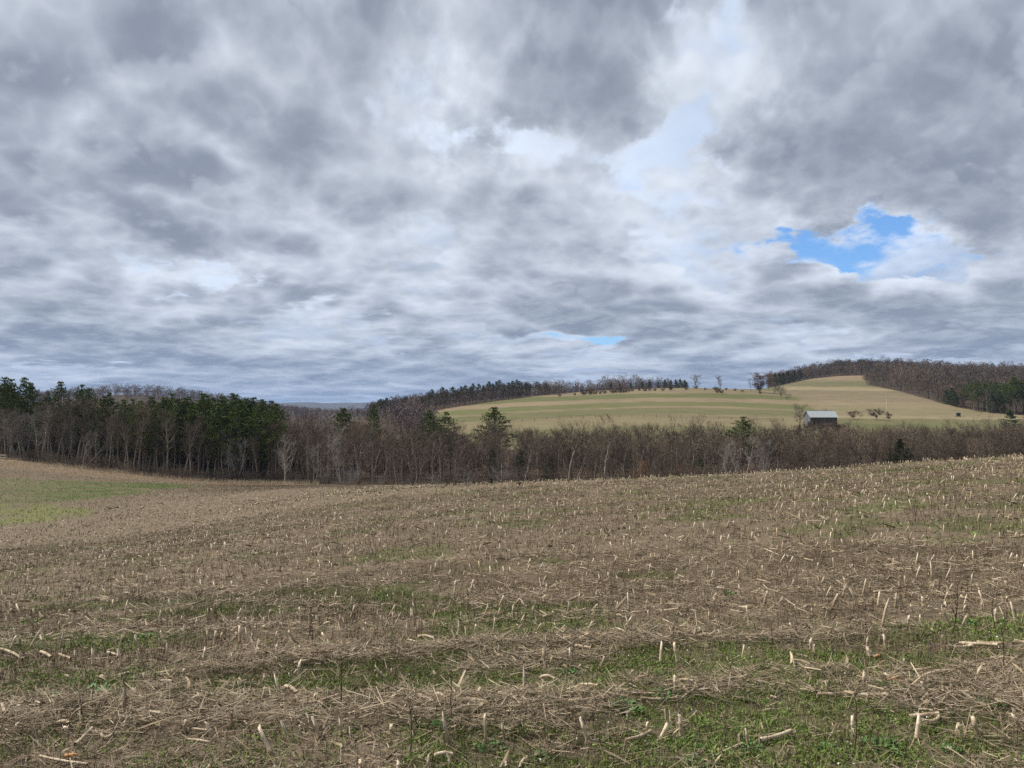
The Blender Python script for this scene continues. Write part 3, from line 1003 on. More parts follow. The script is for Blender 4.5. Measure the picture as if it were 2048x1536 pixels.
# ------------------------------------------------------------------ woods that read as one mass
def low_tree(r, n, H, col_w=0.16, pine=False, low=0.28):
    """Coarse far tree as slivers: (verts, tone)."""
    if pine:
        t = r.uniform(0.3, 1.0, n)
        rad = H * 0.20 * np.minimum(1, (1.06 - t) * 1.9) * r.uniform(0.15, 1.0, n)
        a = r.uniform(0, 6.283, n)
        p = np.stack([rad * np.cos(a), rad * np.sin(a), t * H], 1)
        d = unit(np.stack([np.cos(a), np.sin(a), r.uniform(-0.1, 0.9, n)], 1))
        L, w = H * 0.085 * r.uniform(0.6, 1.4, n), H * 0.035
    else:
        t = r.uniform(0.0, 1.0, n)
        a = r.uniform(0, 6.283, n)
        rad = H * 0.24 * np.sin(np.pi * np.clip(t * 0.86 + 0.1, 0, 1)) ** 0.6 * r.uniform(0.05, 1.0, n) ** 0.6
        p = np.stack([rad * np.cos(a), rad * np.sin(a), H * (low + (0.9 - low) * t)], 1)
        d = unit(np.stack([np.cos(a) * 0.6, np.sin(a) * 0.6, r.uniform(0.2, 1.3, n)], 1) + r.normal(size=(n, 3)) * 0.35)
        L, w = H * 0.13 * r.uniform(0.5, 1.3, n), col_w * r.uniform(0.5, 1.2, n)
    return p, d, L, w


def mass(name, pts, Hs, n, mat, label, pine=False, col_w=0.16, trunk_w=0.3, seed=9, low=0.28):
    r = np.random.default_rng(seed)
    G = Geo()
    for (x, y), H in zip(pts, Hs):
        z = float(height(x, y))
        p, d, L, w = low_tree(r, n, H, col_w, pine, low)
        G.blades(p + np.array([x, y, z]), d, L, w, np.clip(r.normal(0.5, 0.22, n) + r.normal() * 0.12, 0, 1), r=r)
        a = r.uniform(0, 3.14, 1)
        s = np.array([[math.cos(a[0]), math.sin(a[0]), 0]])
        G.blades(np.array([[x, y, z - 0.3]]), unit(np.array([[r.normal() * 0.04, r.normal() * 0.04, 1]])), H * 0.9, trunk_w, 0.4, side=s, r=r)
    add(name, G.mesh(name, mat), kind="stuff", label=label)


def scatter(px0, px1, y0f, y1f, n, seed):
    r = np.random.default_rng(seed)
    out = []
    while len(out) < n:
        px = r.uniform(px0, px1)
        lo, hi = y0f(px), y1f(px)
        if hi <= lo:
            continue
        y = math.sqrt(r.uniform(lo * lo, hi * hi))
        out.append(((px - CX) / F_PX * y, y))
    return out


def wood_mass_material(name, c0, c1, c2):
    m, N, b = new_mat(name, 0.95, 0.1)
    pos = N.new('ShaderNodeNewGeometry').outputs['Position']
    n = N.noise(N.v('MULTIPLY', pos, (0.03, 0.03, 0.01)), 1.0, 5, 0.65)
    col = ramp(N, attr(N, "tone"), [(0.15, c0), (0.85, c1)])
    col = N.mix(N.ss(n, 0.45, 0.68), col, c2)
    big = N.noise(N.v('MULTIPLY', pos, (0.011, 0.011, 0.004)), 1.0, 3, 0.6)
    col = N.mix(1.0, col, ramp(N, big, [(0.36, (0.62, 0.62, 0.64)), (0.62, (1.2, 1.17, 1.15))]), 'MULTIPLY')
    N.put(b.inputs['Base Color'], col)
    return m


def far_woods():
    WM = wood_mass_material("far_wood_twigs", (0.068, 0.053, 0.041), (0.145, 0.116, 0.09), (0.19, 0.132, 0.092))
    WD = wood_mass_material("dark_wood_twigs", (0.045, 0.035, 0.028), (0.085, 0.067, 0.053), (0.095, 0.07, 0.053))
    WP = wood_mass_material("far_wood_purple", (0.105, 0.082, 0.078), (0.20, 0.16, 0.15), (0.22, 0.175, 0.155))
    r = np.random.default_rng(21)
    # left wood and valley belt, deeper rows
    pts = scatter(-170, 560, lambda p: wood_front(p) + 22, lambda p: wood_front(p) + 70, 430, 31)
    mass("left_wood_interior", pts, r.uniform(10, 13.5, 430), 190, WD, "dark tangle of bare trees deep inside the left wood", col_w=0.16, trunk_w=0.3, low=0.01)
    pts = scatter(555, 2250, lambda p: wood_front(p) + 16, lambda p: wood_front(p) + 60, 520, 32)
    Hs = [r.uniform(0.72, 0.95) * np.interp(CX + F_PX * x / y, [555, 760, 900, 1300, 1600, 2250], [13.5, 12.5, 11, 11, 9.5, 9.5]) for x, y in pts]
    mass("valley_belt_interior", pts, Hs, 170, WM, "brown mass of bare twigs deeper in the valley belt", col_w=0.13, trunk_w=0.2, low=0.01)
    # woods beyond the gap, to the far valley
    pts = scatter(480, 870, lambda p: np.interp(p, [480, 790, 870], [320, 300, 240]), lambda p: np.interp(p, [480, 700, 780, 800, 870], [1500, 1400, 700, 370, 320]), 560, 33)
    mass("valley_wood", pts, r.uniform(8, 12, 560), 60, WP, "reddish bare wood filling the far valley gap", col_w=0.35, trunk_w=0.4)
    # bare hill behind the left wood
    pts = scatter(-100, 640, lambda p: 620, lambda p: 1100, 900, 34)
    mass("left_hill_wood", pts, r.uniform(10, 14, 900), 70, WP, "purple-grey leafless wood covering the hill behind the left pines", col_w=0.4, trunk_w=0.4)
    # wooded hill on the right
    pts = scatter(1538, 2350, lambda p: right_edge(p) + 4, lambda p: 960, 3300, 35)
    pts = [p for p in pts]
    Hs = np.clip(r.normal(11.5, 2.3, len(pts)), 6.5, 18)
    mass("right_hill_wood", pts, Hs, 95, WM, "brown leafless wood covering the rounded hill on the right", col_w=0.36, trunk_w=0.45)
    # wood behind the crest of the striped hill and behind the hillside pines
    pts = scatter(1085, 1372, lambda p: np.interp(p, [1085, 1372], [545, 585]), lambda p: 690, 460, 36)
    mass("crest_wood", pts, [np.interp(CX + F_PX * x / y, [1085, 1160, 1240, 1290, 1372], [6.5, 9.5, 12.5, 10, 7.0]) * r.uniform(0.6, 1.2) for x, y in pts], 90, WP, "leafless wood behind the crest of the striped hill", col_w=0.28, trunk_w=0.3, low=0.04)
    pts = scatter(740, 1130, lambda p: np.interp(p, [740, 800, 1010, 1130], [420, 405, 462, 520]), lambda p: 660, 760, 37)
    mass("hillside_wood", pts, r.uniform(7.5, 11.5, 760), 90, WM, "bare trees among the pines on the hill's left shoulder", col_w=0.25, trunk_w=0.3, low=0.05)


# ------------------------------------------------------------------ single trees across the valley
SHRUBS_F = [kit(shrub, range(201, 204), BARK_DARK, m, "far_shrub", n=1.6, wt=3.2) for m in (TWIG_RED, TWIG_DARK)]


def far_trees():
    # pines of the hillside wood at the left end of the striped hill
    tops = [(760, 797), (774, 795), (802, 797), (812, 793), (822, 799), (845, 792), (858, 785), (864, 778), (874, 784), (886, 773), (893, 778), (905, 772), (915, 779), (922, 772), (930, 769), (940, 774), (946, 766), (958, 766), (968, 770), (978, 762), (985, 767), (993, 762), (999, 759), (1008, 766), (1017, 764), (1026, 761), (1034, 758), (1043, 765), (1052, 764), (1060, 770), (1074, 762), (1080, 768), (1092, 770)]
    for i, (px, py) in enumerate(tops):
        dep = np.interp(px, [760, 800, 1010, 1100], [415, 412, 468, 508]) + rng.uniform(2, 26)
        g = float(height((px - CX) / F_PX * dep, dep))
        H = (HY - py) / F_PX * dep + EYE - g
        plant("pine_tree", PINES_OPEN, i, px, dep, max(H, 8), label=f"{nth(i + 1)} pine from the left on the hill's left shoulder", group="pines on the hill's left shoulder", wide=1.0)
    for i in range(36):
        px = rng.uniform(800, 1130)
        dep = np.interp(px, [800, 1010, 1130], [402, 458, 516]) + rng.uniform(0, 10)
        plant("bare_tree", FOREST_D, i, px, dep, rng.uniform(8.5, 11.5), label=f"dark bare tree under the hillside pines, {'left' if px < 910 else ('middle' if px < 1020 else 'right')} part of that wood", group="bare trees along the hillside wood edge")
    # evergreens at the right end of the crest wood
    for i, (px, py) in enumerate([(1205, 768), (1222, 764), (1240, 766), (1262, 766), (1285, 764), (1300, 762), (1316, 762), (1330, 759), (1342, 760), (1352, 758), (1361, 757), (1370, 759), (1374, 764)]):
        dep = 572 + rng.uniform(0, 12)
        g = float(height((px - CX) / F_PX * dep, dep))
        plant("hemlock_tree", HEMLOCK, i, px, dep, max(5.5, (HY - py) / F_PX * dep + EYE - g), label=f"{nth(i + 1)} dark evergreen from the left in the hill's crest wood", group="evergreens of the crest wood", wide=1.1)
    one = [("lone_tree", LONE, 0, 1392, 506, 10.5, "spreading bare tree on the crest, left of the thin one", 1.6),
           ("lone_tree", LONE, 1, 1441, 504, 11.0, "thin bare tree standing alone on the hill crest", 1.05),
           ("round_tree", ROUND, 0, 1520, 508, 14.5, "large round reddish bare tree at the hill's right shoulder", 2.3),
           ("bare_tree", FOREST_D, 2, 1502, 500, 9.5, "slim bare tree just left of the round reddish tree", 0.8),
           ("bare_tree", FOREST_D, 3, 1537, 545, 8.0, "small bare tree between the round tree and the dark wood", 0.9),
           ("bare_tree", THICKET, 1, 1562, 470, 8.5, "bushy dark bare tree in the saddle beside the straw field", 1.3),
           ("bare_tree", THICKET, 2, 1549, 500, 6.5, "low dark bush-like tree left of the one in the saddle", 1.2),
           ("bare_tree", THICKET, 0, 1556, 520, 7.5, "leftmost of the dark bushy trees along the saddle hedge", 1.3),
           ("bare_tree", THICKET, 3, 1570, 492, 6.0, "low bushy tree at the right end of the saddle hedge", 1.4),
           ("bare_tree", THICKET, 4, 1574, 440, 5.0, "small bush-like tree where the green strips meet the tan field", 1.3),
           ("lone_tree", LONE, 2, 1598, 285, 9.6, "wide bare tree directly left of the barn", 1.6),
           ("bare_tree", THICKET, 3, 1652, 330, 4.4, "small bare tree rising behind the barn roof", 0.9),
           ("apple_tree", APPLE, 0, 1706, 318, 4.2, "leftmost of three low apple trees on the tan slope", 1.7),
           ("apple_tree", APPLE, 1, 1752, 316, 5.4, "largest of three low apple trees on the tan slope", 1.8),
           ("apple_tree", APPLE, 2, 1777, 312, 4.2, "thin leaning apple tree, rightmost of three on the tan slope", 1.1),
           ("bare_tree", THICKET, 0, 1400, 272, 6.6, "single bushy bare tree at the foot of the striped hill", 0.9),
           ("bare_tree", THICKET, 4, 1346, 262, 7.0, "slim bare tree left of the bushy one at the hill's foot", 0.6)]
    for n, kt, k, px, dep, H, lab, w in one:
        plant(n, kt, k, px, dep, H, label=lab, wide=w)
    for i, (px, dep, H) in enumerate([(1168, 478, 5.0), (1180, 480, 5.5), (1210, 486, 3.0), (1225, 484, 4.0), (1240, 482, 4.5), (1252, 484, 3.4), (1265, 497, 2.6), (1278, 496, 3.0), (1290, 488, 3.4), (1300, 494, 2.6), (1342, 492, 4.0), (1430, 498, 3.0), (1437, 497, 2.6), (1452, 501, 2.0), (1372, 497, 2.0), (1392, 508, 3.0), (1520, 486, 2.2), (1434, 462, 3.0), (1443, 460, 2.8), (1150, 476, 2.0), (1120, 470, 2.2), (1190, 482, 3.6), (1200, 478, 2.4), (1232, 488, 3.2), (1246, 480, 2.6), (1258, 490, 3.0), (1310, 490, 2.0), (1326, 488, 2.4), (1410, 495, 1.8), (1470, 500, 2.0), (1485, 494, 1.8)]):
        plant("hill_shrub", SHRUBS_F[0] if i % 2 else SHRUBS_F[1], i, px, dep, H * 0.95, label=f"small brown bush on the hill's tan top strip, {'left' if px < 1215 else ('middle' if px < 1320 else 'right')} part", category="shrub", group="bushes on the hill's top strip", parts=("stems", "twigs"), wide=1.6)
    for i, (px, dep, H) in enumerate([(1600, 268, 3.0), (1616, 272, 3.4), (1628, 270, 2.6), (1641, 273, 3.2), (1655, 270, 3.0), (1668, 272, 3.6), (1680, 275, 3.0)]):
        plant("bare_shrub", SHRUBS_F[i % 2], i, px, dep, H, label=f"{nth(i + 1)} from left of the brown bushes screening the barn's base", category="shrub", group="bushes before the barn", parts=("stems", "twigs"), wide=1.6)
    # edge of the right wood: individual trees
    for i in range(64):
        px = 1536 + (2140 - 1536) * (i + rng.uniform(0, 1)) / 64
        dep = right_edge(px) + rng.uniform(0, 9)
        kt = [FOREST_D, FOREST, THICKET][i % 3]
        plant("bare_tree", kt, i, px, dep, rng.uniform(8.0, 13.0), label=f"leafless tree at the right hill wood's edge, {'above the green field cap' if px < 1735 else ('beside the tan slope' if px < 1890 else 'behind the tiny hut and right of it')}", group="bare trees along the right wood edge")
    for i, (px, py, d0) in enumerate([(1930, 768, 12), (1944, 762, 14), (1956, 760, 18), (1968, 765, 10), (1980, 759, 18), (1994, 763, 14), (2008, 766, 10), (2020, 758, 16), (2032, 752, 12), (2046, 756, 14), (2060, 754, 16), (2078, 758, 10), (2100, 760, 12), (1955, 778, 7), (2020, 778, 6)]):
        dep = right_edge(px) + d0
        g = float(height((px - CX) / F_PX * dep, dep))
        plant("pine_tree", PINES, i, px, dep, (HY - py) / F_PX * dep + EYE - g, label=f"{nth(i + 1) if i < 13 else ('left' if i == 13 else 'right') + ' front'} pine in the clump at the right wood's lower corner", group="pine clump of the right wood", wide=1.6)
    for i, (px, H) in enumerate([(1893, 8.5), (1903, 10), (1908, 8.5), (1912, 7.0), (1550, 12.5), (1558, 12), (1566, 11.5), (1577, 12), (1588, 11.5), (1600, 11), (1985, 10), (2000, 11)]):
        plant("hemlock_tree", HEMLOCK, i, px, right_edge(px) + 2 + (3 if px < 1700 else 0), H, label=f"black-green evergreen at the right wood's edge, {'above the saddle' if px < 1700 else ('left of the pine clump' if px < 1950 else 'under the pine clump')}", group="evergreens at the right wood edge", wide=1.2)
    for i, (px, dep, H) in enumerate([(1944, 905, 14), (1975, 900, 15), (1986, 903, 16), (1683, 850, 15), (1880, 780, 13)]):
        plant("pine_tree", PINES_OPEN, i, px, dep, H, label=f"{['third', 'fourth', 'fifth', 'first', 'second'][i]} from left of the solitary dark pines atop the right hill wood", group="pines on the right hill crest")
    plant("evergreen_bush", HEMLOCK, 0, 2020, 250, 9.0, label="round olive-green evergreen at the far right end of the valley belt", wide=1.35)
    # row of planted saplings
    for i in range(13):
        px = 1774 + i * 3.4
        plant("sapling", FOREST_D, i, px, right_edge(px) - 22 + jit(4), rng.uniform(5, 7.5), label=f"{nth(i + 1)} sapling from the left in the row below the right wood", group="saplings below the right wood", wide=0.35)


wood_left()
hedgerow()
far_woods()
far_trees()


def build_haze():
    """Even pale air round the whole place; it blues the far ridge."""
    m = bpy.data.materials.new("clear_spring_haze")
    m.use_nodes = True
    nt = m.node_tree
    nt.nodes.clear()
    out = nt.nodes.new('ShaderNodeOutputMaterial')
    vol = nt.nodes.new('ShaderNodeVolumePrincipled')
    vol.inputs['Color'].default_value = (0.48, 0.68, 1.0, 1.0)
    vol.inputs['Density'].default_value = 0.00006
    vol.inputs['Anisotropy'].default_value = 0.0
    nt.links.new(vol.outputs[0], out.inputs['Volume'])
    v = np.array([[x, y, z] for z in (-30.0, 130.0) for y in (-15500, 15500) for x in (-15500, 15500)], float)
    f = np.array([[0, 2, 3, 1], [4, 5, 7, 6], [0, 1, 5, 4], [2, 6, 7, 3], [0, 4, 6, 2], [1, 3, 7, 5]])
    add("haze", mesh_np("haze", v, f, m), kind="stuff", label="thin bluish air over the whole valley")


build_haze()

# ------------------------------------------------------------------ built things across the valley
def box_arrays(x0, x1, y0, y1, z0, z1):
    v = np.array([[x, y, z] for z in (z0, z1) for y in (y0, y1) for x in (x0, x1)], float)
    f = np.array([[0, 2, 3, 1], [4, 5, 7, 6], [0, 1, 5, 4], [2, 6, 7, 3], [0, 4, 6, 2], [1, 3, 7, 5]])
    return v, f


def box_mesh(name, mat, *b):
    v, f = box_arrays(*b)
    return mesh_np(name, v, f, mat)


def wood_mat(name, c0, c1, scale=(6, 6, 0.7)):
    m, N, b = new_mat(name, 0.9, 0.15)
    pos = N.new('ShaderNodeTexCoord').outputs['Object']
    n = N.noise(N.v('MULTIPLY', pos, scale), 2.0, 5, 0.65)
    rnd = N.new('ShaderNodeObjectInfo').outputs['Random']
    col = N.mix(N.ss(n, 0.3, 0.7), c0, c1)
    col = N.mix(1.0, col, ramp(N, rnd, [(0, (0.6, 0.6, 0.62)), (1, (1.35, 1.28, 1.2))]), 'MULTIPLY')
    N.put(b.inputs['Base Color'], col)
    return m


def build_barn():
    weather = wood_mat("weathered_boards", (0.070, 0.058, 0.050), (0.135, 0.112, 0.098))
    gable_m = wood_mat("gable_boards_lit", (0.10, 0.105, 0.12), (0.17, 0.175, 0.195))  # left gable boards coloured lighter and bluer for the light on that side
    dark, N, b = new_mat("barn_inside_shade", 0.95, 0.1)
    b.inputs['Base Color'].default_value = (0.02, 0.018, 0.017, 1)  # near-black wall colour paints the shade inside the barn
    metal, N, b = new_mat("galvanised_roof", 0.42, 0.5)
    b.inputs['Metallic'].default_value = 0.25
    pos = N.new('ShaderNodeTexCoord').outputs['Object']
    n = N.noise(N.v('MULTIPLY', pos, (1.2, 0.25, 0.25)), 2.0, 4, 0.6)
    N.put(b.inputs['Base Color'], N.mix(n, (0.30, 0.325, 0.33), (0.40, 0.42, 0.42)))
    straw, N, b = new_mat("straw_bales", 0.95, 0.1)
    b.inputs['Base Color'].default_value = (0.42, 0.33, 0.15, 1)
    L, W, EH, RH = 9.9, 7.0, 3.9, 2.25
    p = at(1640, 290)
    root = add("barn", None, loc=tuple(p - np.array([0, 0, 0.35])), rz=math.radians(-1.5), label="weathered dark wooden barn with pale metal gable roof beyond the tree belt", category="barn")
    hl, hw = L / 2, W / 2
    v = np.array([[-hl, -hw, 0], [hl, -hw, 0], [hl, hw, 0], [-hl, hw, 0], [-hl, -hw, EH], [hl, -hw, EH], [hl, hw, EH], [-hl, hw, EH], [-hl, 0, EH + RH], [hl, 0, EH + RH]])
    add("wall", mesh_np("barn_wall", v, [np.array([[0, 1, 5, 4], [2, 3, 7, 6], [1, 2, 6, 5], [3, 0, 4, 7]]), np.array([[4, 7, 8], [5, 9, 6]])], dark), root)
    plank = box_mesh("barn_plank", weather, -0.115, 0.115, -0.035, 0.0, 0.0, 1.0)
    gplank = box_mesh("barn_gable_plank", gable_m, -0.115, 0.115, -0.035, 0.0, 0.0, 1.0)
    n = int(L / 0.24)
    for i in range(n):
        x = -hl + (i + 0.5) * L / n
        low = 0.05 + rng.uniform(0, 0.12)
        if 0.08 < i / n < 0.16:
            low = 2.3      # doorway, closed behind by the wall painted as inside shade
        add("plank", plank, root, loc=(x, -hw - rng.uniform(0.0, 0.02), low), scale=(0.97, 1, EH - 0.12 - rng.uniform(0, 0.06) - low))
    m = int(W / 0.24)
    for i in range(m):
        y = hw - (i + 0.5) * W / m
        top = EH + RH * (1 - abs(y) / hw) - 0.10
        low = 2.1 if 0.62 < i / m < 0.74 else 0.05
        o = add("plank", gplank, root, loc=(-hl - rng.uniform(0, 0.02), y, low), scale=(0.97, 1, top - low))
        o.rotation_euler = (0, 0, -math.pi / 2)
    # roof: two slopes of lapped metal sheets
    sl = math.hypot(hw + 0.45, RH * (hw + 0.45) / hw)
    pitch = math.atan2(RH, hw)
    sheets = 12
    for side in (-1, 1):
        roof = add("roof", box_mesh("barn_roof_slope", metal, -hl - 0.4, hl + 0.4, -sl, 0, 0.03, 0.07), root, loc=(0, 0, EH + RH))
        roof.rotation_euler = (pitch, 0, 0) if side < 0 else (pitch, 0, math.pi)
        for k in range(sheets + 1):
            x = -hl - 0.4 + (L + 0.8) * k / sheets
            add("seam", box_mesh("barn_roof_seam", metal, x - 0.03, x + 0.03, -sl, 0, 0.072, 0.105), roof)
    add("ridge_cap", box_mesh("barn_ridge", metal, -hl - 0.4, hl + 0.4, -0.16, 0.16, EH + RH + 0.055, EH + RH + 0.12), root)
    add("sill_beam", box_mesh("barn_sill", straw, -hl + 1.6, hl - 0.8, -hw - 0.10, -hw - 0.045, 0.25, 0.42), root)


def build_poles():
    pole_m = wood_mat("pole_wood", (0.34, 0.30, 0.24), (0.52, 0.47, 0.38))
    for px, dep, H, lab in [(1773, 392, 6.6, "pale wooden utility pole behind the apple trees on the tan slope"),
                            (1647, 600, 5.0, "small distant utility pole on the brown middle of the right field"),
                            (1592, 560, 5.5, "thin pale pole near the saddle between the two hills")]:
        p = at(px, dep)
        root = add("utility_pole", None, loc=tuple(p), label=lab, category="pole")
        G = Geo()
        G.tube([(0, 0, -0.3), (0, 0, H * 0.5), (0, 0, H)], [0.17, 0.15, 0.11], 8)
        add("shaft", G.mesh("pole_shaft", pole_m, True), root)
        add("crossarm", box_mesh("pole_crossarm", pole_m, -0.9, 0.9, -0.19, -0.09, H - 0.55, H - 0.42), root)
        for x in (-0.8, 0.0, 0.8):
            G = Geo()
            G.tube([(x, -0.14, H - 0.415), (x, -0.14, H - 0.34), (x, -0.14, H - 0.26)], [0.035, 0.055, 0.03], 6)
            add("insulator", G.mesh("insulator", pole_m), root)


def build_fences():
    post_m = wood_mat("fence_posts", (0.08, 0.065, 0.05), (0.15, 0.125, 0.10))
    wire, N, b = new_mat("rusty_wire", 0.7, 0.3)
    b.inputs['Base Color'].default_value = (0.055, 0.045, 0.04, 1)
    root = add("wire_fence", None, loc=(0, 0, 0), label="thin dark wire fence crossing the pale foot of the striped hill", category="fence")
    xs = np.linspace(-6, 112, 24)
    ys = 320 - 0.0016 * (xs - 50) ** 2
    G = Geo()
    G.tube([(0, 0, -0.3), (0, 0, 1.25)], [0.09, 0.08], 6)
    post = G.mesh("fence_post", post_m)
    pts = []
    for x, y in zip(xs, ys):
        z = float(height(x, y))
        add("post", post, root, loc=(x, y, z))
        pts.append((x, y, z))
    pts = np.array(pts)
    for h in (0.45, 0.8, 1.12):
        G = Geo()
        G.tube(pts + np.array([0, -0.09, h]), np.full(len(pts), 0.028), 4)
        add("wire", G.mesh("fence_wire", wire), root)
    # split-rail fence at the far left end of the wood
    rail_m = wood_mat("grey_rails", (0.34, 0.31, 0.26), (0.55, 0.50, 0.42), (0.7, 6, 6))
    d = 152.0
    root = add("rail_fence", None, loc=tuple(at(-60, d)), label="pale two-rail wooden fence at the left end of the wood edge", category="fence")
    base = np.array(root.location)
    px = [-150, -110, -70, -30, 14]
    P = [at(q, d + 0.3) - base for q in px]
    G = Geo()
    G.tube([(0, 0, -0.3), (0, 0, 1.2)], [0.11, 0.10], 6)
    post = G.mesh("rail_post", rail_m)
    for q in P:
        add("post", post, root, loc=tuple(q))
    for a, c in zip(P[:-1], P[1:]):
        for h in (0.45, 0.95):
            G = Geo()
            G.tube([a + np.array([0, -0.14, h]), (a + c) / 2 + np.array([0, -0.15, h + jit(0.04)]), c + np.array([0, -0.14, h])], [0.08, 0.09, 0.07], 6)
            add("rail", G.mesh("rail", rail_m), root)


def build_hut():
    m = wood_mat("hut_boards", (0.055, 0.055, 0.06), (0.10, 0.10, 0.105))
    dark, N, b = new_mat("hut_opening_shade", 0.95, 0.05)
    b.inputs['Base Color'].default_value = (0.012, 0.012, 0.012, 1)  # near-black panel paints the shade of the window opening
    p = at(1916, 352)
    root = add("hunting_hut", None, loc=tuple(p), rz=math.radians(-20), label="tiny dark box hut on the grass below the right wood", category="hut")
    add("wall", box_mesh("hut_wall", m, -0.8, 0.8, -0.7, 0.7, 0.25, 1.75), root)
    v, f = box_arrays(-0.95, 0.95, -0.85, 0.85, 1.76, 1.86)
    v[4:, 2] += np.where(v[4:, 1] > 0, 0.18, 0)
    add("roof", mesh_np("hut_roof", v, f, m), root)
    add("window", box_mesh("hut_window", dark, -0.45, 0.45, -0.715, -0.703, 1.05, 1.4), root)
    for sx in (-1, 1):
        for sy in (-1, 1):
            add("leg", box_mesh("hut_leg", m, sx * 0.72 - 0.06, sx * 0.72 + 0.06, sy * 0.62 - 0.06, sy * 0.62 + 0.06, -0.3, 0.25), root)


build_barn()
build_poles()
build_fences()
build_hut()

# ------------------------------------------------------------------ corn stubble field
def hit(px, py):
    """Where the sight line through a photo pixel meets the ground."""
    a = math.atan((HY - 768.0) / F_PX)
    d = np.array([(px - CX) / F_PX, math.cos(a) - (768 - py) / F_PX * math.sin(a), math.sin(a) + (768 - py) / F_PX * math.cos(a)])
    t = np.exp(np.linspace(math.log(2.0), math.log(140.0), 1500))
    q = d[None] * t[:, None]
    g = height(q[:, 0], q[:, 1]) - EYE
    k = int(np.argmax(q[:, 2] < g))
    return np.array([q[k, 0], q[k, 1], g[k] + EYE])


def straw_mat(name, stops, rough=0.8, grain=None):
    m, N, b = new_mat(name, rough, 0.2)
    col = ramp(N, attr(N, "tone"), stops)
    if grain:
        pos = N.new('ShaderNodeTexCoord').outputs['Object']
        n = N.noise(N.v('MULTIPLY', pos, grain), 1.0, 4, 0.6)
        col = N.mix(1.0, col, ramp(N, n, [(0.3, (0.62, 0.58, 0.54)), (0.62, (1.08, 1.06, 1.04))]), 'MULTIPLY')
        rnd = N.new('ShaderNodeObjectInfo').outputs['Random']
        col = N.mix(1.0, col, ramp(N, rnd, [(0, (0.7, 0.66, 0.6)), (1, (1.12, 1.1, 1.08))]), 'MULTIPLY')
    N.put(b.inputs['Base Color'], col)
    return m


STALK = straw_mat("corn_stalk", [(0.0, (0.22, 0.16, 0.10)), (0.35, (0.42, 0.34, 0.235)), (1.0, (0.70, 0.62, 0.49))], 0.6, (90, 90, 8))
STALK_FAR = straw_mat("corn_stalk_far", [(0.0, (0.25, 0.18, 0.11)), (0.4, (0.42, 0.33, 0.215)), (1.0, (0.68, 0.59, 0.45))], 0.7)
LEAF = straw_mat("dry_corn_leaf", [(0.0, (0.24, 0.175, 0.105)), (0.5, (0.40, 0.315, 0.205)), (1.0, (0.55, 0.47, 0.34))], 0.85)
LITTER = straw_mat("fine_straw", [(0.0, (0.085, 0.060, 0.036)), (0.4, (0.19, 0.145, 0.096)), (0.75, (0.29, 0.23, 0.157)), (1.0, (0.52, 0.43, 0.30))])
STEM = straw_mat("dead_weed_stem", [(0.0, (0.035, 0.024, 0.017)), (0.3, (0.08, 0.056, 0.035)), (0.62, (0.17, 0.126, 0.08)), (0.85, (0.28, 0.218, 0.138)), (1.0, (0.46, 0.375, 0.26))])
GRASS = straw_mat("field_grass", [(0.0, (0.07, 0.115, 0.022)), (0.5, (0.14, 0.205, 0.042)), (0.85, (0.205, 0.265, 0.065)), (1.0, (0.26, 0.235, 0.115))], 0.7)
WEED = straw_mat("weed_leaf", [(0.0, (0.040, 0.085, 0.022)), (0.5, (0.075, 0.15, 0.038)), (1.0, (0.12, 0.20, 0.06))], 0.55)
FLECK = straw_mat("pale_fleck", [(0.0, (0.42, 0.38, 0.33)), (1.0, (0.72, 0.69, 0.64))])
COB = straw_mat("corn_cob", [(0.0, (0.42, 0.17, 0.05)), (0.6, (0.62, 0.30, 0.10)), (1.0, (0.70, 0.44, 0.22))], 0.5)


def stub_geo(seed, sides=8, far=False):
    """One cut stalk, unit height: nodes, oblique frayed cut, splayed butt."""
    r = np.random.default_rng(seed)
    R = r.uniform(0.070, 0.100)
    zs = np.array([-0.18, 0.0, 0.10, 0.13, 0.16, 0.45, 0.62, 0.655, 0.69, 0.97]) if not far else np.array([-0.12, 0.35, 0.97])
    prof = np.array([0.7, 1.3, 1.12, 1.3, 1.1, 0.95, 0.92, 1.08, 0.9, 0.86]) if not far else np.array([1.1, 1.0, 0.86])
    bend = r.normal(size=2) * 0.05
    G = Geo()
    pts = np.stack([bend[0] * zs ** 2, bend[1] * zs ** 2, zs], 1)
    G.tube(pts, R * prof, sides)
    v = G.v[0]
    top = v[-sides:]
    a = np.arange(sides) * 2 * math.pi / sides
    top[:, 2] += 0.11 * np.cos(a + r.uniform(0, 6.28)) + r.uniform(-0.05, 0.05, sides)
    G.t[0] = np.clip(0.25 + 0.75 * v[:, 2] + r.normal(size=len(v)) * 0.06, 0, 1)
    c = top.mean(0) - np.array([0, 0, 0.06])
    G.v.append(c[None])
    G.t.append(np.array([0.75]))
    if not far:
        nf = int(r.integers(4, 9))
        jj = r.integers(0, sides, nf)
        fp = top[jj] - np.array([0, 0, 0.05])
        fd = unit(np.stack([top[jj, 0] - pts[-1, 0], top[jj, 1] - pts[-1, 1], np.full(nf, 0.09)], 1) + r.normal(size=(nf, 3)) * 0.05)
    k = G.n
    base = k - sides
    j = np.arange(sides)
    G.f3.append(np.stack([base + j, base + (j + 1) % sides, np.full(sides, k)], 1))
    G.n += 1
    if not far:
        G.blades(fp, fd, r.uniform(0.08, 0.28, nf), 0.035, 0.9, r=r)
    return G


def ribbon(G, pts, w, tone, side):
    pts = np.asarray(pts, float)
    k = len(pts)
    ws = np.asarray(w)[:, None] * side[None] / 2
    v = np.stack([pts - ws, pts + ws], 1).reshape(-1, 3)
    i = np.arange(k - 1) * 2
    G.v.append(v)
    G.f4.append(np.stack([i, i + 1, i + 3, i + 2], 1) + G.n)
    G.t.append(np.full(2 * k, tone))
    G.n += 2 * k


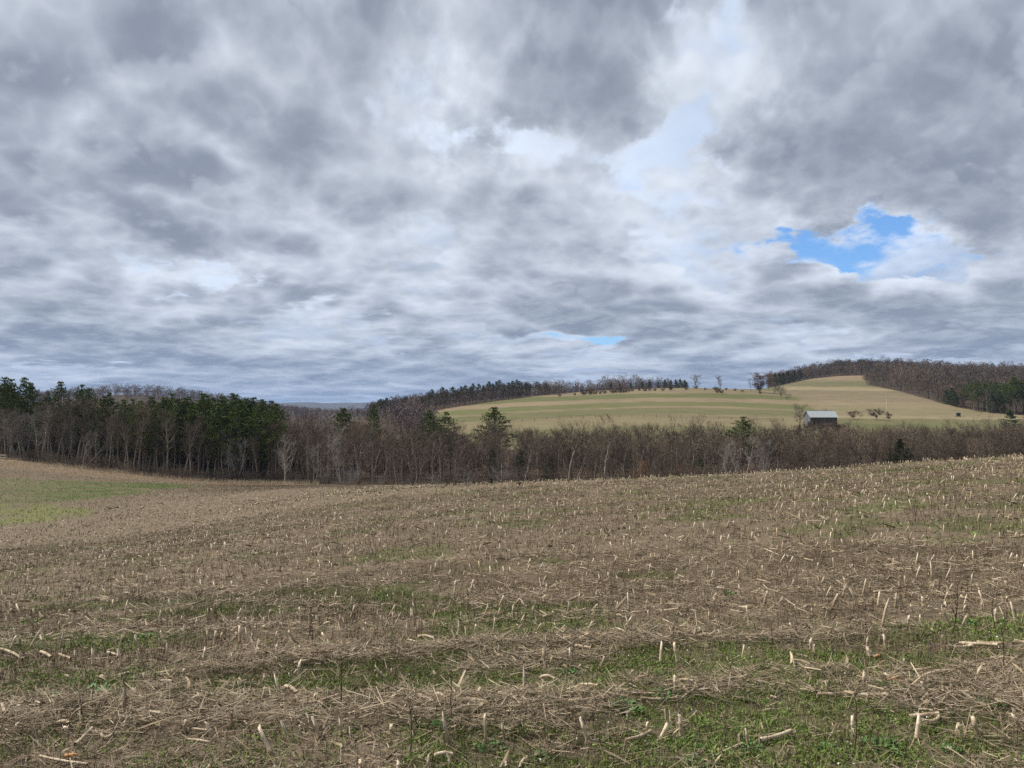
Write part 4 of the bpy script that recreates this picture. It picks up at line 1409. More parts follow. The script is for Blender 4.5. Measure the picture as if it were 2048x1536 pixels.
def sheath_geo(seed):
    """Torn leaf sheath peeling from a stalk (unit stalk height)."""
    r = np.random.default_rng(seed)
    G = Geo()
    for q in range(r.integers(2, 4)):
        a = r.uniform(0, 6.28)
        o = np.array([math.cos(a), math.sin(a), 0])
        s = np.array([-math.sin(a), math.cos(a), 0.0])
        z0 = r.uniform(0.12, 0.66)
        up = r.random() < 0.5
        L = r.uniform(0.25, 0.55)
        t = np.linspace(0, 1, 5)
        reach = 0.085 + L * (0.35 * t + 0.35 * t ** 2)
        zz = z0 + (L * (0.7 * t - 0.55 * t ** 2) if up else L * (0.25 * t - 0.9 * t ** 2) * 0.6)
        zz = np.maximum(zz, 0.02)
        ribbon(G, o[None] * reach[:, None] + np.array([0, 0, 1.0])[None] * zz[:, None], np.array([0.08, 0.09, 0.07, 0.05, 0.01]) * r.uniform(0.5, 1.1), r.uniform(0.1, 0.75), s)
    return G


def roots_geo(seed):
    r = np.random.default_rng(seed)
    G = Geo()
    for k in range(7):
        a = k * 0.9 + r.uniform(-0.2, 0.2)
        o = np.array([math.cos(a), math.sin(a)])
        L = r.uniform(0.16, 0.28)
        G.tube([(*(o * 0.08), 0.14), (*(o * (0.09 + L * 0.5)), 0.07), (*(o * (0.10 + L)), -0.05)], [0.018, 0.015, 0.008], 4)
    G.t = [np.full_like(t, 0.45) for t in G.t]
    return G


def aim(root, axis, spin, length, wide):
    from mathutils import Vector, Quaternion
    q = Vector((0, 0, 1)).rotation_difference(Vector(axis))
    root.rotation_mode = 'QUATERNION'
    root.rotation_quaternion = q @ Quaternion((0, 0, 1), spin)
    root.scale = (wide, wide, length)


# stubs seen clearly in the photograph: foot and tip, in pixels
def _zoomed(ox, oy, rows):
    return [(ox + a / 2.926, oy + b / 2.926, ox + c / 2.926, oy + d / 2.926) for a, b, c, d in rows]


SEEN_STUBS = _zoomed(0, 1100, [(1250, 1120, 1205, 1010), (1690, 1100, 1640, 1010), (1870, 1110, 1835, 990), (1080, 1070, 1082, 1005), (95, 1075, 95, 1015), (400, 1080, 390, 1030), (2000, 1090, 1990, 990), (1195, 890, 1150, 840), (1310, 880, 1275, 825), (1450, 880, 1415, 828), (1075, 745, 1075, 700), (1630, 640, 1610, 575), (1750, 740, 1742, 655), (575, 455, 560, 400), (655, 450, 640, 410), (515, 400, 510, 348), (587, 382, 582, 345), (258, 455, 230, 422), (343, 452, 335, 425), (418, 452, 412, 420), (800, 400, 755, 355), (1020, 385, 990, 350), (1150, 455, 1143, 410), (1218, 455, 1205, 405), (1320, 455, 1310, 400), (1390, 450, 1390, 400), (1465, 455, 1442, 400), (1262, 398, 1240, 345), (1445, 380, 1443, 328), (1575, 390, 1580, 350), (1560, 455, 1545, 395), (1640, 440, 1625, 400), (1217, 528, 1215, 480), (1290, 530, 1288, 490), (1385, 520, 1383, 482), (1475, 527, 1478, 487), (1563, 522, 1560, 475), (1238, 320, 1253, 240), (1920, 530, 1880, 490)])
SEEN_STUBS += _zoomed(700, 1100, [(590, 1150, 540, 975), (795, 1130, 790, 975), (905, 1100, 880, 1020), (1395, 1130, 1350, 1000), (1740, 1080, 1738, 1010), (1940, 1100, 1935, 980), (1815, 1110, 1870, 1030), (200, 755, 150, 685), (740, 875, 765, 815), (520, 760, 480, 715), (370, 1080, 350, 980), (240, 1080, 245, 1020), (385, 355, 365, 315), (1040, 370, 1010, 295), (1050, 300, 1060, 255), (1340, 310, 1342, 255), (1440, 290, 1440, 245), (1125, 310, 1140, 270), (1640, 730, 1660, 695), (1440, 900, 1415, 870), (1115, 515, 1090, 485), (870, 620, 870, 560), (970, 615, 972, 590), (630, 580, 625, 545), (1190, 770, 1200, 745), (60, 1290, 55, 1240), (280, 1290, 278, 1240), (460, 1300, 450, 1220)])
SEEN_STUBS += _zoomed(1348, 1100, [(40, 1080, 38, 985), (915, 860, 880, 768), (1515, 875, 1440, 770), (1780, 1090, 1745, 980), (2040, 1070, 1975, 960), (1050, 1090, 1030, 985), (1650, 1090, 1670, 1020), (160, 500, 145, 448), (75, 500, 70, 478), (285, 515, 260, 472), (710, 490, 680, 437), (255, 325, 230, 282), (438, 410, 432, 340), (1395, 360, 1385, 320), (1145, 250, 1142, 190), (1322, 245, 1320, 190), (1362, 245, 1345, 160), (390, 270, 382, 210), (815, 390, 805, 345), (1010, 545, 1000, 500), (1240, 590, 1235, 500), (1130, 590, 1120, 505), (800, 590, 795, 520), (1605, 365, 1585, 305), (1695, 360, 1690, 320), (1800, 350, 1800, 305)])
SEEN_FALLEN = _zoomed(0, 1100, [(0, 595, 130, 660), (235, 612, 300, 645), (345, 625, 415, 655), (630, 615, 700, 645), (920, 790, 1010, 790), (1100, 915, 1190, 890), (1720, 680, 1850, 665), (1660, 825, 1740, 865), (1740, 905, 1890, 915), (330, 1040, 400, 1045), (440, 1170, 540, 1070), (590, 1105, 665, 1100)])
SEEN_FALLEN += _zoomed(700, 1100, [(400, 870, 490, 910), (490, 875, 560, 900), (870, 860, 980, 890), (1110, 770, 1200, 785), (1130, 798, 1215, 785), (755, 525, 890, 515), (890, 548, 950, 538), (400, 525, 490, 535), (1315, 580, 1410, 595), (1855, 790, 2040, 800), (1340, 810, 1450, 820), (1620, 1140, 1760, 1090), (1700, 890, 1920, 890), (490, 1235, 600, 1235)])
SEEN_FALLEN += _zoomed(1348, 1100, [(1670, 565, 1900, 580), (1600, 578, 1745, 578), (1770, 560, 1920, 568), (1990, 548, 2110, 556), (840, 870, 1000, 865), (1000, 860, 1250, 870), (1300, 720, 1510, 715), (1450, 765, 1640, 735), (1380, 1005, 1550, 990), (1450, 1030, 1550, 1005), (500, 1140, 680, 1090), (1170, 258, 1290, 255), (1550, 285, 1660, 278), (1680, 280, 1725, 297), (1850, 655, 1980, 660)])


def rot_mats(ax, spin):
    """Rotation taking +Z to each unit axis, after a spin about Z."""
    n = len(ax)
    ref = np.tile(np.array([0.0, 1.0, 0.0]), (n, 1))
    ref[np.abs(ax[:, 1]) > 0.9] = (1.0, 0, 0)
    u = unit(np.cross(ref, ax))
    w = np.cross(ax, u)
    c, s = np.cos(spin)[:, None], np.sin(spin)[:, None]
    return np.stack([u * c + w * s, w * c - u * s, ax], 2)


def stamp(name, geos, P, ax, spin, length, wide, mat, tone_shift, label):
    """Join many copies of a few shapes into one mesh (what is past the limit of single things)."""
    V, F4, F3, TT, n0 = [], [], [], [], 0
    for g in range(len(geos)):
        v, f, t = geos[g].arrays()
        idx = np.arange(g, len(P), len(geos))
        M = rot_mats(ax[idx], spin[idx])
        s = np.stack([wide[idx], wide[idx], length[idx]], 1)
        vv = np.einsum('nij,nkj->nki', M, v[None] * s[:, None]) + P[idx][:, None]
        V.append(vv.reshape(-1, 3))
        TT.append(np.clip(t[None] + tone_shift[idx][:, None], 0, 1).ravel())
        off = (n0 + np.arange(len(idx)) * len(v))[:, None, None]
        for q in f:
            (F4 if q.shape[1] == 4 else F3).append((q[None] + off).reshape(-1, q.shape[1]))
        n0 += len(idx) * len(v)
    me = mesh_np(name, np.concatenate(V), [np.concatenate(x) for x in (F4, F3) if x], mat, dict(tone=np.concatenate(TT)), True)
    add(name, me, kind="stuff", label=label)


def sector(r0, r1, n, half=40.0, seed=0):
    r = np.random.default_rng(seed)
    th = np.radians(r.uniform(-half, half, n))
    rr = np.sqrt(r.uniform(r0 * r0, r1 * r1, n))
    return rr * np.sin(th), rr * np.cos(th), r


def in_field(x, y):
    px, py = project(x, y, base_height(x, y))
    ok = np.hypot(x, y) < 88 - 30 * fbm(x * 0.16, y * 0.16, 2)
    swale = (px < 420) & (py < np.interp(px, [-300, 0, 120, 230, 420], [1062, 1056, 1044, 1024, 985]) + 60 * (fbm(x * 0.3 + 4, y * 0.3, 3) - 0.5) + rng.normal(0, 9, np.shape(x))) & (np.hypot(x, y) > 25)
    return ok & ~swale


def where_on_field(p):
    r, u = math.hypot(p[0], p[1]), p[0] / p[1]
    row = "in the nearest row" if r < 4.3 else ("in the second row" if r < 5.1 else ("in the third row" if r < 5.9 else ("in the fourth row" if r < 6.7 else "behind the fourth row")))
    side = "far left" if u < -0.42 else ("left" if u < -0.14 else ("centre" if u < 0.14 else ("right" if u < 0.42 else "far right")))
    return f"{row} at {side}"


def build_stubble():
    NV = 10
    stalks = [stub_geo(300 + k).mesh("cut_stalk", STALK, True) for k in range(NV)]
    sheaths = [sheath_geo(330 + k).mesh("leaf_sheath", LEAF) for k in range(NV)]
    roots = [roots_geo(360 + k).mesh("brace_roots", STALK, True) for k in range(4)]
    feet = []
    used = 0

    def one(p, axis, length, k, detail):
        size = "tall" if length > 0.155 else ("short" if length < 0.10 else "medium")
        lean = "leaning left" if axis[0] < -0.25 else ("leaning right" if axis[0] > 0.25 else "upright")
        root = add("corn_stub", None, loc=tuple(p), label=f"{size} cut corn stub {lean}, {where_on_field(p)}", category="corn stalk", group="corn stubs of the near rows")
        wide = rng.uniform(0.085, 0.128) * (0.9 if length < 0.09 else 1.0)
        aim(root, axis, rng.uniform(0, 6.28), length, wide)
        add("stalk", stalks[k % NV], root)
        if detail:
            add("leaf_sheath", sheaths[(k * 3 + 1) % NV], root)
            add("brace_roots", roots[k % 4], root)

    for k, (x0, y0, x1, y1) in enumerate(SEEN_STUBS):
        p = hit(x0, y0)
        d = np.array([(x1 - x0) / F_PX * p[1], rng.uniform(-0.035, 0.03), (y0 - y1) / F_PX * p[1] * 1.05])
        L = float(np.linalg.norm(d))
        one(p - unit(d) * 0.005, unit(d), L, k, p[1] < 9)
        feet.append(p[:2])
        used += 1
    feet = np.array(feet)
    # the rest of the rows
    cand = []
    for row in range(0, 130):
        x = np.arange(-60, 60, 0.19) + rng.uniform(-0.06, 0.06, len(np.arange(-60, 60, 0.19)))
        y0 = ROW0 + ROWD * row
        y = y0 + 0.035 * x + 0.0012 * x * x * np.sign(-x)
        y = y + rng.normal(0, 0.022, len(x))
        keep = (np.abs(np.arctan2(x, y)) < math.radians(39)) & (rng.random(len(x)) < np.where(fbm(x * 0.5 + row * 7.7, y * 0.5, 2) > 0.42, 0.86, 0.18))
        cand.append(np.stack([x[keep], y[keep]], 1))
    cand = np.concatenate(cand)
    cand = cand[in_field(cand[:, 0], cand[:, 1])]
    rr = np.hypot(cand[:, 0], cand[:, 1])
    cand = cand[(rr > 3.3) & (rr < 78)]
    # rows thin out where the photo shows few standing stubs
    cand = cand[np.argsort(np.hypot(cand[:, 0], cand[:, 1]))]
    d2 = np.min(np.hypot(cand[:, None, 0] - feet[None, :, 0], cand[:, None, 1] - feet[None, :, 1]), axis=1)
    near = np.hypot(cand[:, 0], cand[:, 1]) < 6.2
    rc = np.hypot(cand[:, 0], cand[:, 1])
    keep = (d2 > 0.16) & (~near | (rng.random(len(cand)) < 0.45)) & (rng.random(len(cand)) < np.interp(rc, [9, 20, 40, 60, 78], [1.0, 0.7, 0.42, 0.2, 0.03]))
    cand = cand[keep]
    z = height(cand[:, 0], cand[:, 1])
    n = len(cand)
    tilt = rng.normal(0, 0.26, (n, 2))
    big = rng.random(n) < 0.12
    tilt[big] *= 2.6
    tilt[:, 0] += 0.10 * np.sign(cand[:, 0])
    ax = unit(np.stack([tilt[:, 0], tilt[:, 1] * 0.7, np.ones(n)], 1))
    ln = np.clip(rng.normal(0.118, 0.035, n), 0.045, 0.22)
    m = 300 - used
    for k in range(m):
        one(np.array([cand[k, 0], cand[k, 1], z[k]]), ax[k], ln[k], k + 3, False)
    rest = slice(m, n)
    P = np.stack([cand[:, 0], cand[:, 1], z], 1)[rest]
    k = n - m
    stamp("far_corn_stubble", [stub_geo(400 + i, 5, True) for i in range(6)], P, ax[rest], rng.uniform(0, 6.28, k), ln[rest] * 0.92, rng.uniform(0.085, 0.125, k) * np.interp(np.hypot(P[:, 0], P[:, 1]), [8, 40], [1.0, 1.15]), STALK_FAR, np.where(rng.random(k) < 0.38, 0.08, -0.42) + rng.uniform(-0.15, 0.15, k), "rows of pale corn stubs receding across the field")


def piece_geo(seed, far=False):
    """Length of broken stalk lying along +Z (unit length)."""
    r = np.random.default_rng(seed)
    G = Geo()
    z = np.linspace(0, 1, 4 if far else 8)
    R = 0.045 * (1 + 0.18 * (np.arange(len(z)) % 3 == 1)) * np.linspace(1.05, 0.85, len(z))
    b = r.normal(size=2) * 0.05
    G.tube(np.stack([b[0] * np.sin(z * 3), b[1] * np.sin(z * 3), z], 1), R, 4 if far else 6)
    s = 4 if far else 6
    v = G.v[0]
    v[:s, 2] += r.uniform(-0.03, 0.03, s)
    v[-s:, 2] += r.uniform(-0.06, 0.06, s)
    G.f4.append(np.array([[s - 4, s - 3, s - 2, s - 1][::-1]]) + 0)
    G.t[0] = np.clip(0.62 + 0.25 * np.sin(v[:, 2] * 9 + seed), 0, 1)
    return G


def build_fallen():
    meshes = [piece_geo(500 + k).mesh("fallen_stalk", STALK, True) for k in range(8)]
    grp = "broken stalks lying on the near field"
    n = 0

    def one(p, axis, L, k, w):
        nonlocal n
        size = "long" if L > 0.19 else ("short" if L < 0.09 else "mid-length")
        turn = "across" if abs(axis[0]) > 0.8 else ("slanting" if abs(axis[0]) > 0.4 else "pointing away")
        o = add("fallen_stalk", meshes[k % 8], loc=tuple(p), label=f"{size} broken corn stalk lying {turn}, {where_on_field(p)}", category="corn stalk", group=grp)
        aim(o, axis, rng.uniform(0, 6.28), L, w)
        n += 1
    for k, (x0, y0, x1, y1) in enumerate(SEEN_FALLEN):
        a, b = hit(x0, y0), hit(x1, y1)
        a[2] += 0.022
        b[2] += 0.026
        d = b - a
        L = float(np.linalg.norm(d))
        one(a, unit(d), L, k, rng.uniform(0.19, 0.27))
    x, y, r = sector(3.4, 32, 2300, 39, 41)
    ok = in_field(x, y) & (r.random(len(x)) < 0.25 + 0.75 * litter_at(x, y))
    x, y = x[ok], y[ok]
    o = np.argsort(np.hypot(x, y))
    x, y = x[o], y[o]
    z = height(x, y) + 0.015
    m = len(x)
    az = r.normal(0.0, 0.75, m) + np.where(r.random(m) < 0.5, 0, math.pi)
    ax = unit(np.stack([np.cos(az), np.sin(az), np.clip(np.abs(r.normal(0, 0.06, m)), 0, 0.15)], 1))
    L = np.clip(r.gamma(2.6, 0.042, m), 0.04, 0.30)
    w = r.uniform(0.08, 0.20, m)
    q = 300 - n
    for k in range(q):
        one(np.array([x[k], y[k], z[k]]), ax[k], L[k], k, w[k])
    s = slice(q, m)
    stamp("corn_trash", [piece_geo(520 + i, True) for i in range(4)], np.stack([x, y, z], 1)[s], ax[s], r.uniform(0, 6.28, m - q), L[s] * 0.95, w[s] * 1.0, STALK_FAR, r.uniform(-0.3, 0.2, m - q), "scattered broken corn stalks across the farther field")
    # curled dry leaves and husks
    x, y, r = sector(3.2, 12, 1500, 39, 42)
    ok = in_field(x, y) & (r.random(len(x)) < 0.2 + 0.8 * litter_at(x, y))
    G = Geo()
    for a, b in zip(x[ok], y[ok]):
        z = float(height(a, b))
        az = r.normal(0, 0.9) + (math.pi if r.random() < 0.5 else 0)
        L = r.uniform(0.03, 0.19)
        t = np.linspace(0, 1, 5)
        d = np.array([math.cos(az), math.sin(az), 0])
        sd = unit(np.array([-math.sin(az), math.cos(az), r.uniform(-1.0, 1.0)]))
        arch = r.uniform(0.0, 0.022) * np.sin(math.pi * t) + 0.014 + r.uniform(0, 0.05) * t ** 2
        curl = r.normal() * 0.04 * t ** 2
        pts = np.array([a, b, z])[None] + d[None] * (L * t)[:, None] + np.array([0, 0, 1.0])[None] * arch[:, None] + np.array([-d[1], d[0], 0])[None] * curl[:, None]
        ribbon(G, pts, np.array([0.6, 1, 1, 0.7, 0.15]) * r.uniform(0.006, 0.018), r.uniform(0.0, 0.85), sd)
    add("dry_corn_leaves", G.mesh("dry_corn_leaves", LEAF, True), kind="stuff", label="curled dry corn leaves and husks strewn over the ground")


def build_ground_cover():
    # fine straw lying on the ground
    G = Geo()
    for r0, r1, n, ls, ws, seed in [(3.1, 6.5, 120000, 0.75, 0.0016, 54), (6.5, 12, 90000, 0.8, 0.0024, 51), (12, 30, 90000, 0.95, 0.0048, 52), (30, 80, 42000, 1.4, 0.012, 53)]:
        x, y, r = sector(r0, r1, n, 40, seed)
        lit = litter_at(x, y)
        ok = in_field(x, y) & (r.random(n) < (0.36 + 0.46 * lit) * (1 - 0.55 * green_at(x, y) * (lit < 0.5)))
        x, y, lit = x[ok], y[ok], lit[ok]
        m = len(x)
        z = height(x, y)
        az = r.normal(0, 0.95, m) + np.where(r.random(m) < 0.5, 0, math.pi)
        el = np.abs(r.normal(0.05, 0.22, m))
        d = np.stack([np.cos(az) * np.cos(el), np.sin(az) * np.cos(el), np.sin(el)], 1)
        L = r.gamma(3.0, 0.030, m) * ls
        up = r.random(m) * 0.05 * lit + 0.006
        p = np.stack([x, y, z + up], 1)
        side = unit(np.cross(d, r.normal(size=(m, 3)) * 0.5 + np.array([0, 0, 1.0])))
        w = (ws * np.exp(r.normal(0, 0.45, m)) * np.where(r.random(m) < 0.05, 2.6, 1.0))[:, None]
        e = p + d * np.minimum(L, 0.26 * ls)[:, None]
        v = np.stack([p - side * w, p + side * w, e + side * w * 0.7, e - side * w * 0.7], 1).reshape(-1, 3)
        G.v.append(v)
        G.f4.append(np.arange(4 * m).reshape(-1, 4) + G.n)
        G.t.append(np.repeat(np.clip(r.beta(2.0, 2.2, m) + 0.12 * (lit - 0.4), 0, 1), 4))
        G.n += 4 * m
    add("straw_litter", G.mesh("straw_litter", LITTER), kind="stuff", label="fine chopped straw lying in windrows over the field")
    # upright dead weed stems
    G = Geo()
    for r0, r1, n, h, w, seed in [(3.1, 6.5, 75000, 0.07, 0.0030, 64), (6.5, 12, 90000, 0.08, 0.0044, 61), (12, 30, 150000, 0.085, 0.0085, 62), (30, 85, 100000, 0.09, 0.020, 63)]:
        x, y, r = sector(r0, r1, n, 40, seed)
        clump = sstep(fbm(x * 1.1 + 9, y * 1.6, 3), 0.34, 0.62)
        ok = in_field(x, y) & (r.random(n) < (0.25 + 0.75 * clump) * np.interp(np.hypot(x, y), [28, 75], [1.0, 0.12]))
        x, y = x[ok], y[ok]
        m = len(x)
        p = np.stack([x, y, height(x, y) - 0.01], 1)
        d = unit(np.stack([r.normal(0, 0.2, m), r.normal(0, 0.2, m), np.ones(m)], 1))
        G.blades(p, d, h * r.gamma(4.0, 0.25, m), w * r.uniform(0.6, 1.4, m), np.clip(r.beta(1.3, 1.7, m) * 1.08, 0, 1), r=r)
    add("dead_weed_stems", G.mesh("dead_weed_stems", STEM), kind="stuff", label="thin brown dead weed stems standing all over the field")
    # low green growth
    G = Geo()
    for r0, r1, n, h, w, seed in [(3.1, 6.0, 230000, 0.028, 0.0042, 71), (6.0, 10, 180000, 0.034, 0.0062, 74), (10, 30, 130000, 0.045, 0.013, 72), (30, 62, 40000, 0.07, 0.035, 73)]:
        x, y, r = sector(r0, r1, n, 40, seed)
        g = green_at(x, y)
        patch = sstep(fbm(x * 7 + 3, y * 7, 3), 0.36, 0.62)
        ok = in_field(x, y) & (r.random(n) < np.maximum(g * (0.10 + 0.9 * patch), 0.26 * patch * (np.hypot(x, y) < 6.5) + 0.10 * patch)) & (litter_at(x, y) < 0.75)
        x, y = x[ok], y[ok]
        m = len(x)
        p = np.stack([x, y, height(x, y) - 0.004], 1)
        d = unit(np.stack([r.normal(0, 0.75, m), r.normal(0, 0.75, m), np.ones(m)], 1))
        t = np.clip(r.beta(2, 2.3, m), 0, 0.93)
        t[r.random(m) < 0.06] = 1.0
        half = m // 2
        L = h * r.gamma(4.0, 0.25, m)
        G.blades(p[:half], d[:half], L[:half] * 1.4, w, t[:half], r=r)
        G.diamonds(p[half:] + np.array([0, 0, 0.008]), unit(d[half:] * np.array([1, 1, 0.45])), L[half:] * 0.6, w * 2.2, t[half:], r)
    add("field_grass", G.mesh("field_grass", GRASS), kind="stuff", label="low green grass and chickweed between the corn rows")
    # pale flecks: tiny flowers, chaff
    G = Geo()
    x, y, r = sector(3.1, 9, 1500, 40, 81)
    m = len(x)
    p = np.stack([x, y, height(x, y) + r.uniform(0.01, 0.04, m)], 1)
    G.diamonds(p, unit(r.normal(size=(m, 3)) + np.array([0, 0, 0.6])), r.uniform(0.006, 0.016, m), r.uniform(0.006, 0.013, m), r.random(m), r)
    add("chaff_flecks", G.mesh("chaff_flecks", FLECK), kind="stuff", label="tiny pale flecks of chaff and blossom near the camera")
    # sward of the swale and the slope beyond it
    G, S = Geo(), Geo()
    r = np.random.default_rng(95)
    n = 120000
    px = r.uniform(-260, 900, n)
    dep = np.sqrt(r.uniform(30.0 ** 2, 150.0 ** 2, n))
    x = (px - CX) / F_PX * dep
    keep = (dep < wood_front(px) - 1) & ~in_field(x, dep) & (r.random(n) < np.interp(px, [520, 860], [1, 0]))
    x, dep = x[keep], dep[keep]
    z = height(x, dep)
    g, t_, w_, s_, p_ = land_cover(x, dep, z)
    m = len(x)
    p = np.stack([x, dep, z - 0.01], 1)
    d = unit(np.stack([r.normal(0, 0.4, m), r.normal(0, 0.4, m), np.ones(m)], 1))
    k = r.random(m) < g * 0.7
    tone = np.where(p_ > 0.3, r.uniform(0.6, 1.0, m), r.uniform(0.15, 0.8, m))
    G.blades(p[k], d[k], r.uniform(0.06, 0.16, k.sum()), 0.05, tone[k], r=r)
    k = ~k & (r.random(m) > 1.3 * g)
    S.blades(p[k], d[k], r.uniform(0.06, 0.18, k.sum()), 0.035, np.clip(r.beta(1.6, 1.5, k.sum()), 0, 1), r=r)
    add("swale_grass", G.mesh("swale_grass", GRASS), kind="stuff", label="short grass of the swale and green strip at left")
    add("slope_stubble", S.mesh("slope_stubble", STEM), kind="stuff", label="low dry stubble on the slope below the left wood")
    # tufts of bleached grass along the wood edge
    G = Geo()
    r = np.random.default_rng(91)
    n = 9000
    px = r.uniform(-160, 640, n)
    dep = wood_front(px) - r.gamma(2.0, 1.6, n) + 1.5
    x = (px - CX) / F_PX * dep
    p = np.stack([x, dep, height(x, dep) - 0.02], 1)
    keep = fbm(x * 0.25, dep * 0.4, 3) > 0.40
    p = p[keep]
    m = len(p)
    G.blades(p, unit(np.stack([r.normal(0.15, 0.25, m), r.normal(0, 0.25, m), np.ones(m)], 1)), r.uniform(0.35, 1.0, m), 0.05, r.uniform(0.3, 1, m), r=r)
    add("bleached_grass", G.mesh("bleached_grass", LEAF), kind="stuff", label="bleached tall grass fringing the foot of the left wood")


def weed_geo(seed, n=60, R=0.11, leaf=0.045):
    r = np.random.default_rng(seed)
    G = Geo()
    a = r.uniform(0, 6.28, n)
    rad = R * np.sqrt(r.random(n))
    p = np.stack([rad * np.cos(a), rad * np.sin(a), 0.008 + 0.045 * r.random(n) * (1 - rad / R * 0.6)], 1)
    d = unit(np.stack([np.cos(a) + r.normal(0, 0.4, n), np.sin(a) + r.normal(0, 0.4, n), r.uniform(0.0, 0.8, n)], 1))
    s = unit(np.cross(d, np.array([0, 0, 1.0]) + r.normal(size=(n, 3)) * 0.35))
    L, W = leaf * r.uniform(0.6, 1.3, n)[:, None], leaf * 0.62 * r.uniform(0.7, 1.2, n)[:, None]
    nrm = np.cross(s, d)
    v = np.stack([p, p + d * L * 0.35 + s * W * 0.5, p + d * L * 0.75 + s * W * 0.42, p + d * L - nrm * L * 0.12, p + d * L * 0.75 - s * W * 0.42, p + d * L * 0.35 - s * W * 0.5, p + d * L * 0.55 - nrm * L * 0.05], 1).reshape(-1, 3)
    b = (np.arange(n) * 7)[:, None]
    for q in ((0, 1, 6), (1, 2, 6), (2, 3, 6), (3, 4, 6), (4, 5, 6), (5, 0, 6)):
        G.f3.append(b + np.array(q)[None])
    G.v.append(v)
    G.t.append(np.repeat(r.random(n), 7))
    G.n += len(v)
    return G


def build_weeds():
    geos = [weed_geo(600 + k).mesh("weed_leaves", WEED) for k in range(5)]
    G = Geo()
    for k in range(5):
        a = k * 1.26
        G.tube([(0, 0, -0.02), (0.05 * math.cos(a), 0.05 * math.sin(a), 0.02)], [0.006, 0.003], 4)
    stem = G.mesh("weed_stem", WEED)
    own = {(1245, 1422): ("broad leafy green weed clump right of centre in the foreground", 0.85),
           (180, 1392): ("larger of two leafy green weeds in the lower left foreground", 0.95),
           (96, 1402): ("smaller of two leafy green weeds in the lower left foreground", 0.65),
           (1330, 1392): ("dark green weed tuft beside the straw windrow, right of centre", 0.6),
           (1765, 1497): ("bright green weed clump at the bottom, towards the right", 0.72)}
    pts = list(own) + [(1655, 1502), (1400, 1500), (985, 1500), (1525, 1280), (1935, 1250), (1995, 1240), (830, 1382), (345, 1208), (705, 1218), (640, 1196), (1140, 1350), (905, 1335), (1760, 1385), (1780, 1375), (560, 1320), (290, 1275), (1300, 1262), (1460, 1190), (2010, 1380), (1980, 1410), (40, 1290), (890, 1450), (1270, 1180), (500, 1205), (1660, 1260), (720, 1400), (1080, 1520), (1390, 1530), (1900, 1500), (620, 1430), (350, 1400), (1500, 1500)]
    for i, (px, py) in enumerate(pts):
        p = hit(px, py)
        lab, s = own.get((px, py), (f"small leafy green weed {where_on_field(p)}", rng.uniform(0.3, 0.62)))
        root = add("weed_clump", None, loc=tuple(p), rz=rng.uniform(0, 6.28), scale=(s, s, s * 1.0), label=lab, category="weed", group=None if (px, py) in own else "small green weeds of the near field")
        add("leaves", geos[i % 5], root)
        add("stem", stem, root)
    # taller dead weeds standing over the stubble
    def dead(seed):
        r = np.random.default_rng(seed)
        S, B = Geo(), Geo()
        pts, _ = path((0, 0, -0.02), (r.normal() * 0.15, r.normal() * 0.15, 1), 1.0, 6, r, 0.06, 0.05)
        S.tube(pts, np.linspace(0.012, 0.004, 7), 5)
        for k in range(9):
            t = r.uniform(0.3, 1.0) * 6
            i = min(int(t), 5)
            q = pts[i] + (pts[i + 1] - pts[i]) * (t - i)
            a = r.uniform(0, 6.28)
            bp, _ = path(q, (math.cos(a) * 0.7, math.sin(a) * 0.7, 1), r.uniform(0.12, 0.3), 3, r, 0.15, 0.1)
            B.tube(bp, [0.006, 0.005, 0.004, 0.002], 3)
        S.t = [np.full_like(t, 0.12) for t in S.t]
        B.t = [np.full_like(t, 0.2) for t in B.t]
        return S.mesh("dead_weed_stalk", STEM), B.mesh("dead_weed_branches", STEM)
    kinds = [dead(640 + k) for k in range(4)]
    for i, (px, py, H) in enumerate([(615, 1290, 0.30), (625, 1292, 0.34), (640, 1294, 0.27), (1905, 1268, 0.42), (1990, 1262, 0.34), (2005, 1345, 0.3), (682, 1420, 0.3), (1340, 1325, 0.26), (1143, 1325, 0.22), (820, 1512, 0.25), (1262, 1300, 0.2), (170, 1452, 0.2), (252, 1430, 0.22), (1708, 1505, 0.3), (1545, 1310, 0.25), (905, 1455, 0.26)]):
        p = hit(px, py)
        lab = {3: "tall dark dead weed leaning over the right side of the field", 4: "tall dark dead weed at the right edge of the field"}.get(i, f"thin dark dead weed {where_on_field(p)}")
        root = add("dead_weed", None, loc=tuple(p), rz=rng.uniform(0, 6.28), scale=H, label=lab, category="weed", group=None if i in (3, 4) else "dead weeds of the near field")
        add("stalk", kinds[i % 4][0], root)
        add("branches", kinds[i % 4][1], root)


